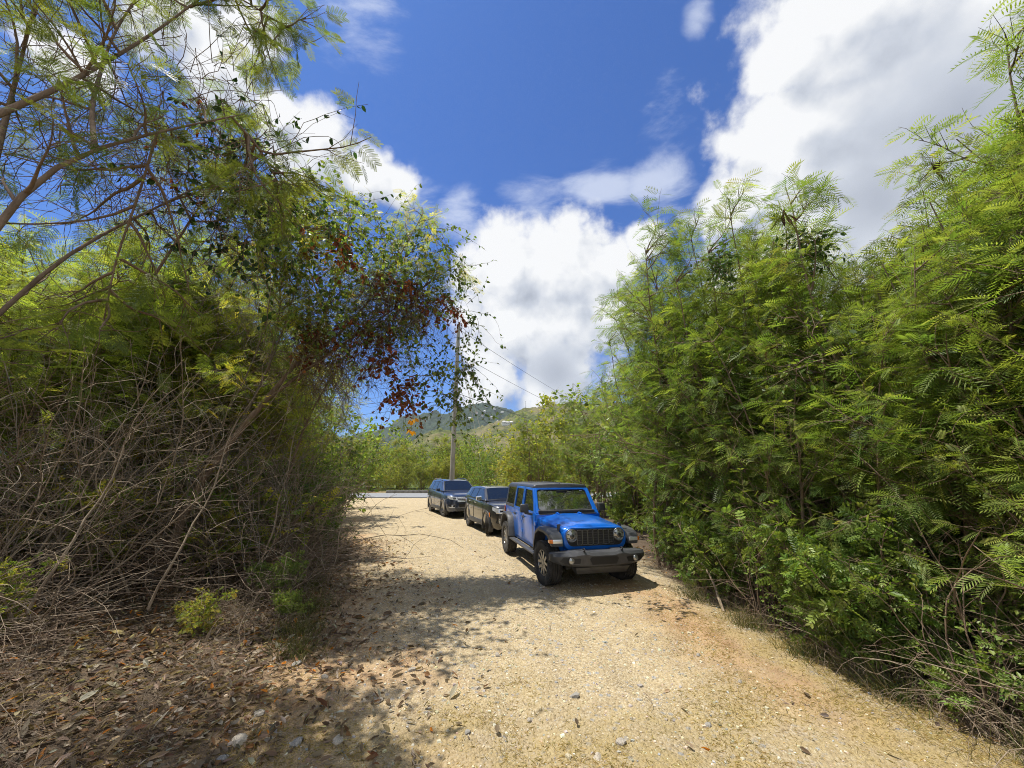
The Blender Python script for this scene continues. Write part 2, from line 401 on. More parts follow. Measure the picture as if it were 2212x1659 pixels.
# ------------------------------------------------------------------ hills
def hill_material(name, dark, light, dry, scale, dryness):
    m, n, l, b = nm(name)
    g = N(n, 'ShaderNodeNewGeometry')
    vo = N(n, 'ShaderNodeTexVoronoi', i_Scale=scale); l.new(g.outputs['Position'], vo.inputs['Vector'])
    no = N(n, 'ShaderNodeTexNoise', i_Scale=scale*.10, i_Detail=7.0, i_Roughness=.65); l.new(g.outputs['Position'], no.inputs['Vector'])
    sc = N(n, 'ShaderNodeSeparateColor'); l.new(vo.outputs['Color'], sc.inputs[0])
    r = ramp(n, [(0, dark), (1, light)]); l.new(sc.outputs[0], r.inputs[0])
    mr = N(n, 'ShaderNodeMapRange', i_1=.62-dryness*.35, i_2=.8-dryness*.3, i_3=0., i_4=.85); l.new(no.outputs['Fac'], mr.inputs[0])
    mx = N(n, 'ShaderNodeMix', data_type='RGBA'); l.new(mr.outputs[0], mx.inputs[0]); l.new(r.outputs[0], mx.inputs[6]); mx.inputs[7].default_value = (*dry, 1)
    l.new(mx.outputs[2], b.inputs['Base Color']); b.inputs['Roughness'].default_value = 1; b.inputs['Specular IOR Level'].default_value = .05
    return m
def hill(name, prof, Y, depth, amp, cell, mat, seed, nx=420, ny=90, gully=0.):
    pw = np.array([spot(u, v, Y) for (u, v) in prof]); hx, hz = pw[:,0], pw[:,2]
    x = np.linspace(hx[0], hx[-1], nx); y = np.linspace(Y-depth, Y+depth*.5, ny)
    X, Yg = np.meshgrid(x, y)
    H = np.interp(X + fbm(X/(depth*.3), Yg/(depth*.3), seed, 3)*depth*.06, hx, hz)
    t = np.clip(np.abs(Yg-Y)/np.where(Yg < Y, depth, depth*.5), 0, 1)
    fall = (1-t)**1.05
    gl = np.abs(fbm(X/(depth*.35), Yg/(depth*1.6), seed+7, 4))
    Z = H*fall*(1-gully*gl*np.minimum(t*4, 1)) + (fbm(X/cell, Yg/cell, seed+3, 3)*amp)*np.minimum(fall*4, 1) - 4*(t > .995)
    return tag(grid_mesh(name, X, Yg, Z-3, mat), kind='structure')
hm_far = hill_material('hill_forest_far', (.014,.027,.016), (.048,.068,.036), (.10,.10,.06), .10, .2)
hm_near = hill_material('hill_scrub', (.028,.042,.012), (.11,.125,.038), (.20,.165,.085), .22, .55)
HILL_A = [(560,985),(700,960),(780,936),(835,917),(862,903),(896,890),(932,884),(950,887),(968,891),(988,881),(1010,873),(1035,871.5),(1059,871),(1075,872.5),(1088,875),(1112,886),(1170,900),(1300,915),(1500,940),(1700,985)]
HILL_B = [(940,985),(1000,935),(1040,919),(1088,899),(1112,887),(1124,882),(1136,880),(1180,872),(1260,864),(1380,870),(1500,880),(1800,985)]
HILL_C = [(760,1000),(820,985),(860,961),(896,938),(925,928),(949,921),(972,924),(1010,930),(1060,937),(1150,945),(1350,985)]
far_hill = hill('forested_hill', HILL_A, 1700, 900, 9, 26, hm_far, 11, 520, 120, .35)
scrub_hill = hill('scrub_hill', HILL_B, 820, 420, 3.5, 9, hm_near, 31, 520, 110, .25)
low_hill = hill('low_hill', HILL_C, 560, 260, 2.5, 7, hm_near, 51, 420, 90, .2)
# ------------------------------------------------------------------ vehicle materials
def paint(name, col, metal, rough, coat=1.0, dust=.10):
    m, n, l, b = nm(name)
    g = N(n, 'ShaderNodeTexCoord'); no = N(n, 'ShaderNodeTexNoise', i_Scale=3.0, i_Detail=7.0, i_Roughness=.7); l.new(g.outputs['Object'], no.inputs['Vector'])
    sp = N(n, 'ShaderNodeSeparateXYZ'); l.new(g.outputs['Object'], sp.inputs[0])
    lo = N(n, 'ShaderNodeMapRange', i_1=.95, i_2=.35, i_3=.25, i_4=1.0); l.new(sp.outputs['Z'], lo.inputs[0])
    mr = N(n, 'ShaderNodeMapRange', i_1=.4, i_2=.75, i_3=0., i_4=dust*2.2); l.new(no.outputs['Fac'], mr.inputs[0])
    mu = N(n, 'ShaderNodeMath', operation='MULTIPLY'); l.new(mr.outputs[0], mu.inputs[0]); l.new(lo.outputs[0], mu.inputs[1])
    mx = N(n, 'ShaderNodeMix', data_type='RGBA'); l.new(mu.outputs[0], mx.inputs[0]); mx.inputs[6].default_value = (*col, 1); mx.inputs[7].default_value = (.34,.28,.2,1)
    l.new(mx.outputs[2], b.inputs['Base Color'])
    b.inputs['Metallic'].default_value = metal; b.inputs['Roughness'].default_value = rough
    b.inputs['Coat Weight'].default_value = coat; b.inputs['Coat Roughness'].default_value = .04
    return m
def glass(name, tint, see=.3, ior=1.6):
    m, n, l, b = nm(name)
    out = n['Material Output']
    tr = N(n, 'ShaderNodeBsdfTransparent'); tr.inputs[0].default_value = (*tint, 1)
    b.inputs['Base Color'].default_value = (.012,.014,.016,1); b.inputs['Roughness'].default_value = .02; b.inputs['Specular IOR Level'].default_value = .9
    b.inputs['IOR'].default_value = ior
    fr = N(n, 'ShaderNodeLayerWeight', i_Blend=.35)
    mr = N(n, 'ShaderNodeMapRange', i_1=0., i_2=1., i_3=1-see, i_4=1.0); l.new(fr.outputs['Facing'], mr.inputs[0])
    ms = N(n, 'ShaderNodeMixShader'); l.new(mr.outputs[0], ms.inputs[0]); l.new(tr.outputs[0], ms.inputs[1]); l.new(b.outputs[0], ms.inputs[2]); l.new(ms.outputs[0], out.inputs[0])
    return m
M_BLUE = paint('blue_paint', (.002,.125,.56), .2, .34, .6, .03)
M_BLUE.node_tree.nodes['Principled BSDF'].inputs['Specular IOR Level'].default_value = .3; M_BLUE.node_tree.nodes['Principled BSDF'].inputs['Coat Roughness'].default_value = .14
M_NAVY = paint('slate_blue_paint', (.026,.045,.095), .45, .28, dust=.12)
M_GREY = paint('dark_grey_paint', (.030,.031,.034), .5, .28, dust=.16)
M_PLAST = plain('black_plastic', (.05,.051,.054), .5, var=.35, scale=9, bump=.15)
M_BUMP = plain('bumper_plastic', (.052,.053,.056), .45, var=.35, scale=9, bump=.15)
M_DPLAST = plain('deep_black', (.008,.008,.009), .6)
M_ROOF = plain('hardtop_black', (.05,.052,.058), .38, var=.25, scale=5)
M_TYRE = plain('rubber', (.040,.037,.033), .9, var=.55, scale=7, bump=.4)
M_RIM = plain('alloy', (.22,.225,.24), .28, metal=.9)
M_RIMD = plain('dark_alloy', (.05,.05,.055), .35, metal=.7)
M_CHROME = plain('chrome', (.82,.83,.85), .22, metal=.8)
M_LAMP = plain('lamp_glass', (.72,.74,.77), .14, metal=.45, coat=1)
M_ROUND = plain('round_lamp_glass', (.36,.38,.40), .12, metal=.6, coat=1)
M_LAMPD = plain('dark_lamp_glass', (.03,.032,.036), .15, coat=1)  # near-black cores and bars inside the headlights, their own colour
M_AMBER = plain('amber_lens', (.75,.20,.01), .2, coat=1)
M_RED = plain('red_lens', (.30,.01,.012), .2, coat=1)
M_GREYMETAL = plain('satin_grey', (.22,.225,.235), .3, metal=.8)
M_SEAT = plain('seat_cloth', (.035,.034,.033), .8, var=.3)
M_PAPER = plain('white_sticker', (.75,.76,.74), .5)
M_SHIELD = glass('windscreen_glass', (.30,.33,.32), .16, 2.2)
M_TINT = glass('tinted_glass', (.10,.11,.10), .22)

def rrect(x0, x1, z0, z1, r, k=5):
    """rounded rectangle outline as (x, z)"""
    out = []
    for (cx, cz, a0) in ((x1-r, z1-r, 0), (x0+r, z1-r, 90), (x0+r, z0+r, 180), (x1-r, z0+r, 270)):
        for i in range(k): a = radians(a0+90*i/(k-1)); out.append((cx+r*cos(a), cz+r*sin(a)))
    return out

def wheel(parent, x, y, R, w, rr, steer=0, spokes=5, style='y', mat=None):
    sg = 1 if x > 0 else -1
    hub = MB().lathe_x([(-.05, .02), (-.05, rr*.62), (.03, rr*.62), (.03, .02)], (0,0,0), 24)
    h = hub.build('wheel', M_GREYMETAL, parent); h.location = (x, y, R); h.rotation_euler = (0, 0, steer)
    hw = w/2
    prof = [(-hw*.80, rr), (-hw*.97, rr+.03), (-hw, (rr+R)/2), (-hw*.97, R-.05), (-hw*.86, R-.012)]
    for q in (-.66,-.60,-.52,-.24,-.18,-.10,.10,.18,.24,.52,.60,.66):
        g = round(abs(q), 2) in (.60, .18); prof.append((hw*q, R-(.014 if g else 0)))
    prof += [(hw*.86, R-.012), (hw*.97, R-.05), (hw, (rr+R)/2), (hw*.97, rr+.03), (hw*.80, rr)]
    t = MB().lathe_x(prof, (0,0,0), 48)
    for k in range(56):     # shoulder tread blocks
        a = 2*pi*k/56
        for s in (-1, 1):
            x0, x1 = s*hw*.70, s*hw*.985
            p = []
            for rad in (R-.05, R+.004):
                for (xx, da) in ((x0,-.032), (x1,-.032), (x1,.032), (x0,.032)):
                    rq = rad-(.012 if abs(xx) > hw*.9 and rad > R-.01 else 0); p.append((xx, rq*cos(a+da), rq*sin(a+da)))
            t.hexa(p)
    t.build('tyre', M_TYRE, h, 40)
    r = MB()
    o = sg*hw*.70
    r.lathe_x([(-hw*.8, rr*.97), (o*.98, rr*.985), (o+sg*.012, rr), (o+sg*.012, rr*.93), (o*.55, rr*.90)], (0,0,0), 36)
    r.disc((o*.62, 0, 0), rr*.30, (sg,0,0), .03*1.0, 16, .012)
    for k in range(spokes):
        a = 2*pi*k/spokes+.3
        arms = ((-.20, -.34), (.20, .34)) if style == 'y' else ((0, 0),)
        for (a0, a1) in arms:
            wd0, wd1 = (.030, .024) if style == 'y' else (.045, .035)
            p = []
            for dep in (0, .028):
                for (rad, ang, wd, s) in ((rr*.22, a+a0*.6, wd0, -1), (rr*.94, a+a1, wd1, -1), (rr*.94, a+a1, wd1, 1), (rr*.22, a+a0*.6, wd0, 1)):
                    cx = rad*cos(ang)-s*wd*sin(ang); cz = rad*sin(ang)+s*wd*cos(ang)
                    p.append((o*.66+sg*(dep+.02*rad/rr), cx, cz))
            r.hexa(p)
    r.build('rim', mat or M_RIM, h, 35, .004)
    return h

# ------------------------------------------------------------------ the blue off-roader
def make_offroader(loc, rz):
    T = thing('offroad_car', 'bright blue boxy off-road car with black hardtop, bumper and flares, parked nearest on the gravel', 'car', loc, rz, 'cars parked along the right side of the dirt track')
    X = lambda z: .785 if z <= 1.22 else .785-(z-1.22)*.17
    def plate(mb, loop, s, o0, o1): return mb.prism([(s*(X(z)+o0), y, z) for (y, z) in loop], (s*(o1-o0), 0, 0))
    def rplate(mb, a, b, s, o0, o1): return mb.ring([(s*(X(z)+o0), y, z) for (y, z) in a], [(s*(X(z)+o0), y, z) for (y, z) in b], (s*(o1-o0), 0, 0))
    # body tub and engine bay
    b = MB()
    b.prism([(-.78, y, z) for (y, z) in [(-.80,.50),(1.00,.50),(1.04,.66),(1.16,.95),(1.32,1.02),(1.70,1.02),(1.88,.93),(1.98,.75),(1.98,1.22),(-.80,1.22)]], (1.56, 0, 0))
    b.loft([[(-w,y,.64),(w,y,.64),(w,y,zt),(-w,y,zt)] for (y, w, zt) in ((-1.93,.615,1.05),(-1.3,.68,1.09),(-.80,.755,1.12))])
    body = b.build('body', M_BLUE, T, 35, .012, 2)
    u = MB().box((-.60,-1.95,.36), (.60,1.9,.60)).box((-.58,1.0,.5), (.58,1.95,1.0)).box((-.56,-1.9,.5), (.56,-.8,.9))
    u.tube([(-.8,-1.504,.40),(.8,-1.504,.40)], .06).tube([(-.8,1.504,.40),(.8,1.504,.40)], .06)
    u.build('underbody', M_DPLAST, T, 35, .01)
    # bonnet
    rings = []
    for (y, w, ze, zc) in ((-1.985,.60,1.03,1.085),(-1.955,.635,1.055,1.125),(-1.88,.65,1.07,1.15),(-1.6,.675,1.085,1.172),(-1.2,.715,1.105,1.195),(-.95,.74,1.12,1.21),(-.76,.76,1.13,1.215)):
        h = [(w, ze-.07), (w, ze-.005), (w-.012, ze+.018), (w*.80, ze+.045), (w*.56, zc-.016), (w*.48, zc+.004), (w*.30, zc+.010), (0, zc+.012)]
        rings.append([(x, y, z) for (x, z) in h]+[(-x, y, z) for (x, z) in h[-2::-1]])
    hd = MB().loft(rings, closed=False, caps=False).add(rings[0], [tuple(range(15))]).build('bonnet', M_BLUE, T, 50)
    for s in (-1, 1):
        hl = MB().box((s*.665-.022,-1.83,1.02), (s*.665+.022,-1.77,1.13)).box((s*.655-.03,-1.82,1.115), (s*.655+.03,-1.79,1.145)); hl.build('bonnet_latch', M_PLAST, hd, 35, .006)
        hg = MB().box((s*.27-.04,-.84,1.222), (s*.27+.04,-.76,1.245)); hg.tube([(s*.27,-.90,1.232),(s*.27,-.77,1.25)], .016); hg.build('bonnet_hinge', M_BLUE, hd, 35, .006)
    MB().box((-.70,-.80,1.205), (.70,-.69,1.225)).build('cowl_vent', M_PLAST, T, 35, .004)
    # grille: blue surround, black field, seven framed slots, two round lamps
    gl = MB().loft([[(x*k, y, .93+(z-.93)*k) for (x, z) in rrect(-.665,.665,.70,1.105,.17,7)] for (y, k) in ((-1.88,1),(-2.0,1),(-2.018,.985),(-2.024,.965))])
    grille = gl.build('grille', M_BLUE, T, 40)
    fld = [(x, -2.020, z) for (x, z) in rrect(-.585,.585,.775,1.075,.12,6)]
    MB().prism(fld, (0,-.009,0)).build('grille_field', M_DPLAST, grille, 35)
    for k in range(7):
        cx = (k-3)*.1115
        o = [(x, -2.028, z) for (x, z) in rrect(cx-.054,cx+.054,.795,1.062,.02,3)]; i = [(x, -2.028, z) for (x, z) in rrect(cx-.046,cx+.046,.803,1.054,.014,3)]
        MB().ring(o, i, (0,-.014,0)).build('grille_slot', M_GREYMETAL, grille, 35)
    mesh = MB()
    for z in np.arange(.83, 1.05, .045): mesh.box((-.38,-2.034,z-.006), (.38,-2.0292,z+.006))
    mesh.build('grille_mesh', M_PLAST, grille)
    for s in (-1, 1):
        c = (s*.495, -2.022, .965)
        lamp = MB().disc(c, .106, (0,-1,0), .012, 28, .022).build('headlight', M_ROUND, T, 60)
        MB().torus((c[0], -2.034, c[2]), .110, .012, (0,1,0), 32, 8).build('lamp_ring', M_GREYMETAL, lamp, 60)
        pr = MB().disc((c[0], -2.052, c[2]-.012), .042, (0,-1,0), .006, 16, .006)
        pr.box((c[0]-.10, -2.050, c[2]+.026), (c[0]+.10, -2.040, c[2]+.036)).box((c[0]-.10, -2.050, c[2]-.046), (c[0]+.10, -2.038, c[2]-.038))
        for q in range(5): a = 1.2*q+.4; pr.disc((c[0]+.075*cos(a), -2.048, c[2]+.075*sin(a)), .014, (0,-1,0), .004, 8, .003)
        pr.build('lamp_core', M_LAMPD, lamp, 40)
    # flares
    for s in (-1, 1):
        out = [(-2.055,.79),(-2.06,.90),(-2.0,.985),(-1.86,1.035),(-1.70,1.058),(-1.32,1.05),(-1.14,.95),(-1.02,.70),(-.965,.54)]
        inn = [(-1.96,.79),(-1.945,.88),(-1.88,.945),(-1.80,.965),(-1.68,.985),(-1.36,.98),(-1.20,.90),(-1.09,.69),(-1.03,.54)]
        n = len(out); f = MB()
        xo = [.90,.925,.935,.94,.94,.94,.94,.94,.935]
        ringA = [(s*.60, y, z) for (y, z) in out]; 
        rr_ = []
        for k in range(n):
            (yo, zo), (yi, zi) = out[k], inn[k]
            xi = .69 if k < 4 else .62
            rr_.append([(s*xi, yo, zo), (s*(xo[k]-.03), yo, zo), (s*xo[k], yo+(yi-yo)*.25, zo+(zi-zo)*.4), (s*xo[k], yi, zi), (s*xi, yi, zi)])
        f.loft(rr_, closed=True)
        fl = f.build('fender_flare', M_PLAST, T, 40)
        MB().hexa([(s*.70,-2.075,.845),(s*.885,-2.065,.845),(s*.885,-2.03,.845),(s*.70,-2.03,.845),(s*.70,-2.072,.91),(s*.89,-2.062,.91),(s*.89,-2.03,.91),(s*.70,-2.03,.91)]).build('running_light', M_LAMP, fl, 35, .004)
        MB().hexa([(s*.888,-2.064,.845),(s*.945,-2.03,.845),(s*.945,-1.955,.85),(s*.888,-2.0,.85),(s*.892,-2.061,.91),(s*.948,-2.025,.91),(s*.948,-1.955,.90),(s*.892,-2.0,.90)]).build('turn_signal', M_AMBER, fl, 35, .004)
        out = [(.98,.50),(1.03,.70),(1.14,.97),(1.30,1.055),(1.50,1.075),(1.72,1.05),(1.90,.93),(2.02,.70),(2.03,.62)]
        inn = [(1.05,.50),(1.10,.69),(1.20,.92),(1.33,.985),(1.50,1.0),(1.69,.98),(1.84,.88),(1.94,.68),(1.95,.62)]
        rr_ = [[(s*.77,yo,zo),(s*.91,yo,zo),(s*.94,yo+(yi-yo)*.25,zo+(zi-zo)*.4),(s*.94,yi,zi),(s*.77,yi,zi)] for (yo,zo),(yi,zi) in zip(out, inn)]
        MB().loft(rr_).build('fender_flare', M_PLAST, T, 40)
        MB().box((s*.86-.07,-1.0,.435), (s*.86+.07,1.0,.475)).tube([(s*.72,-.7,.5),(s*.86,-.7,.45)], .025).tube([(s*.72,.7,.5),(s*.86,.7,.45)], .025).build('side_step', M_PLAST, T, 35, .015)
        # doors
        d = plate(MB(), [(-.745,.565),(-.745,1.212),(.262,1.212),(.262,.565)], s, -.004, .012).build('door', M_BLUE, T, 35, .01)
        e = plate(MB(), [(.285,.565),(.285,1.212),(1.055,1.212),(1.055,1.05),(1.02,.92),(.965,.72),(.93,.565)], s, -.004, .012).build('door', M_BLUE, T, 35, .01)
        for dd, y in ((d, .13), (e, .90)):
            hh = MB().tube([(s*.80,y-.09,1.085),(s*.835,y-.06,1.09),(s*.835,y+.06,1.09),(s*.80,y+.09,1.085)], .014); hh.disc((s*.797,y,1.085), .045, (s,0,0), .004, 14); hh.build('handle', M_PLAST, dd, 40)
        for dd, y in ((d, -.775), (e, .275)):
            for z in (.74, 1.03): MB().box((s*.79-.018,y-.045,z-.045), (s*.79+.026,y+.045,z+.045)).build('hinge', M_BLUE, dd, 35, .012)
        fa = [(-.735,1.216),(-.385,1.765),(.262,1.782),(.262,1.216)]; fi = [(-.625,1.262),(-.335,1.712),(.205,1.726),(.205,1.262)]
        wf = rplate(MB(), fa, fi, s, -.035, .008).build('window_frame', M_BLUE, d, 35, .006); plate(MB(), fi, s, -.022, -.014).build('window', M_TINT, d)
        ga = [(.285,1.216),(.285,1.782),(1.02,1.782),(1.055,1.216)]; gi = [(.345,1.262),(.345,1.726),(.955,1.726),(.99,1.262)]
        rplate(MB(), ga, gi, s, -.035, .008).build('window_frame', M_BLUE, e, 35, .006); plate(MB(), gi, s, -.022, -.014).build('window', M_TINT, e)
        qa = [(1.07,1.222),(1.035,1.79),(1.93,1.79),(1.97,1.222)]; qi = [(1.15,1.29),(1.125,1.73),(1.84,1.73),(1.87,1.29)]
        rplate(MB(), qa, qi, s, -.045, .002).build('hardtop_side', M_ROOF, T, 35, .01); plate(MB(), qi, s, -.022, -.012).build('quarter_window', M_TINT, T)
        mr = MB().hexa([(s*.885,-.60,1.235),(s*1.075,-.575,1.245),(s*1.075,-.47,1.245),(s*.885,-.46,1.235),(s*.885,-.585,1.43),(s*1.065,-.56,1.425),(s*1.065,-.47,1.42),(s*.885,-.46,1.43)])
        mo = mr.build('wing_mirror', M_PLAST, T, 40, .03, 3)
        MB().hexa([(s*.77,-.60,1.17),(s*.97,-.56,1.21),(s*.97,-.50,1.21),(s*.77,-.52,1.17),(s*.77,-.60,1.22),(s*.97,-.56,1.26),(s*.97,-.50,1.26),(s*.77,-.52,1.22)]).build('mirror_arm', M_PLAST, mo, 35, .01)
        MB().box((s*.72-.09,1.975,.93), (s*.72+.09,2.05,1.19)).build('tail_light', M_RED, T, 35, .015)
    # windscreen
    def Q(a, t, o=0):   # a -1..1 across, t 0..1 up, o outwards
        w = .752+(.668-.752)*t; nrm = Vector((0,-.84,.545))
        return Vector((a*w, -.715+.37*t, 1.222+.572*t))+nrm*o
    def qr(m, r): return [(a*1.0, t) for (a, t) in rrect(-1+m, 1-m, m*1.35, 1-m*1.35, r, 5)]
    fr = MB().ring([Q(a, t, -.03) for (a, t) in qr(.0, .03)], [Q(a, t, -.03) for (a, t) in qr(.085, .09)], Vector((0,-.84,.545))*.045)
    wsf = fr.build('windscreen_frame', M_BLUE, T, 35, .008)
    MB().ring([Q(a, t, -.012) for (a, t) in qr(.083, .09)], [Q(a, t, -.012) for (a, t) in qr(.105, .09)], Vector((0,-.84,.545))*.012).build('windscreen_seal', M_DPLAST, wsf)
    MB().prism([Q(a, t, -.016) for (a, t) in qr(.086, .09)], Vector((0,-.84,.545))*.006).build('windscreen', M_SHIELD, wsf)
    for a in (-.76, .70): MB().prism([Q(a+p, q, -.0095) for (p, q) in ((0,.84),(.10,.84),(.10,.88),(0,.88))], Vector((0,-.84,.545))*.002).build('sticker', M_PAPER, wsf)
    for a in (-.72, .12):
        wp = MB().tube([Q(a+.62,.02,.03), Q(a+.42,.10,.035), Q(a+.30,.13,.03)], .011).tube([Q(a-.12,.115,.012), Q(a+.62,.145,.012)], .010); wp.build('wiper', M_PLAST, T, 40)
    # hard top
    rings = []
    for (y, dz, k) in ((-.375,-.035,.985),(-.36,-.008,.995),(-.31,0,1),(.27,.004,1),(1.2,.004,1),(1.86,0,1),(1.93,-.015,.99),(1.955,-.05,.97)):
        h = [(.690,1.770),(.688,1.800),(.668,1.832),(.62,1.848),(.30,1.862),(0,1.866)]
        rings.append([(x*k, y, z+dz*(1 if z > 1.78 else .2)) for (x, z) in h]+[(-x*k, y, z+dz*(1 if z > 1.78 else .2)) for (x, z) in h[-2::-1]])
    rf = MB().loft(rings, closed=True).build('hardtop', M_ROOF, T, 45)
    sm = MB().tube([(-.66,.27,1.84),(-.3,.27,1.87),(0,.27,1.874),(.3,.27,1.87),(.66,.27,1.84)], .007, 4).tube([(0,-.33,1.87),(0,.27,1.874)], .007, 4)
    for x in (-.34, .34): sm.box((x-.03,.4,1.858), (x+.03,1.8,1.873))
    sm.build('roof_seam', M_PLAST, rf)
    MB().ring([(x,1.94,z) for (x,z) in rrect(-.70,.70,1.222,1.79,.05)], [(x,1.94,z) for (x,z) in rrect(-.60,.60,1.30,1.72,.05)], (0,.04,0)).build('tail_frame', M_ROOF, T, 35)
    MB().prism([(x,1.955,z) for (x,z) in rrect(-.60,.60,1.30,1.72,.05)], (0,.008,0)).build('rear_window', M_TINT, T)
    # bumper
    rings = []
    for (x, yf, z0, z1) in ((-.965,-2.10,.60,.735),(-.93,-2.18,.575,.75),(-.80,-2.27,.53,.762),(-.56,-2.325,.50,.772),(-.46,-2.335,.49,.79),(-.30,-2.335,.475,.79),(-.24,-2.34,.47,.768),(.24,-2.34,.47,.768),(.30,-2.335,.475,.79),(.46,-2.335,.49,.79),(.56,-2.325,.50,.772),(.80,-2.27,.53,.762),(.93,-2.18,.575,.75),(.965,-2.10,.60,.735)):
        rings.append([(x,-2.03,z0),(x,yf+.06,z0),(x,yf+.005,z0+.05),(x,yf,z1-.06),(x,yf+.035,z1-.008),(x,yf+.09,z1),(x,-2.03,z1)])
    bz = lambda z: .735-(.79-z)*.88
    rings = [[(x, y, bz(z)) for (x, y, z) in r] for r in rings]
    bp = MB().loft(rings).build('front_bumper', M_BUMP, T, 32)
    MB().hexa([(-.50,-2.22,.34),(.50,-2.22,.34),(.46,-1.95,.33),(-.46,-1.95,.33),(-.55,-2.295,.465),(.55,-2.295,.465),(.5,-1.95,.465),(-.5,-1.95,.465)]).build('skid_plate', M_BUMP, bp, 35, .02)
    MB().prism([(x,-2.3405,bz(z)) for (x,z) in [(-.25,.69),(.25,.69),(.29,.65),(.24,.545),(-.24,.545),(-.29,.65)]], (0,-.004,0)).build('plate_recess', M_DPLAST, bp)
    for s in (-1, 1):
        MB().prism([(s*.46,-2.336,bz(.665)),(s*.78,-2.283,bz(.685)),(s*.84,-2.26,bz(.62)),(s*.74,-2.293,bz(.565)),(s*.48,-2.334,bz(.575))], (0,-.004,0)).build('fog_pocket', M_DPLAST, bp)
        fg = MB().disc((s*.645,-2.318,.592), .047, (-s*.0,-1,0), .010, 20, .012).build('fog_light', M_ROUND, bp, 50)
        MB().torus((s*.645,-2.328,.592), .050, .006, (0,1,0), 20, 6).build('fog_ring', M_GREYMETAL, fg, 60)
        MB().tube([(s*.38,-2.28,.73),(s*.38,-2.325,.745),(s*.38,-2.335,.77),(s*.38,-2.30,.785),(s*.38,-2.26,.765)], .014).build('tow_hook', M_DPLAST, bp, 50)
    MB().box((-.80,1.98,.48), (.80,2.12,.68)).build('rear_bumper', M_PLAST, T, 35, .03)
    # cabin
    ins = MB().box((-.70,-.74,1.215), (.70,-.42,1.30)); ins.build('dashboard', M_SEAT, T, 35, .04)
    MB().torus((.36,-.30,1.31), .18, .014, (0,.85,.5), 24, 6).build('steering_wheel', M_DPLAST, T, 50)
    for (x, y) in ((-.36,.12),(.36,.12),(-.36,.95),(.36,.95)):
        MB().hexa([(x-.22,y-.05,1.1),(x+.22,y-.05,1.1),(x+.22,y+.10,1.1),(x-.22,y+.10,1.1),(x-.19,y+.03,1.42),(x+.19,y+.03,1.42),(x+.19,y+.13,1.42),(x-.19,y+.13,1.42)]).box((x-.12,y+.05,1.45), (x+.12,y+.14,1.62)).build('seat', M_SEAT, T, 35, .03)
    MB().box((-.12,-.42,1.64), (.12,-.39,1.71)).tube([(0,-.40,1.70),(0,-.37,1.77)], .01).build('inside_mirror', M_DPLAST, T, 35, .01)
    for (x, y) in ((-.80,-1.504),(.80,-1.504),(-.80,1.504),(.80,1.504)):
        wheel(T, x, y, .405, .265, .235, radians(5) if y < 0 else 0)
    sp = wheel(T, -.01, 0, .405, .265, .235); sp.location = (0, 2.13, 1.02); sp.rotation_euler = (0, 0, radians(90))
    return T

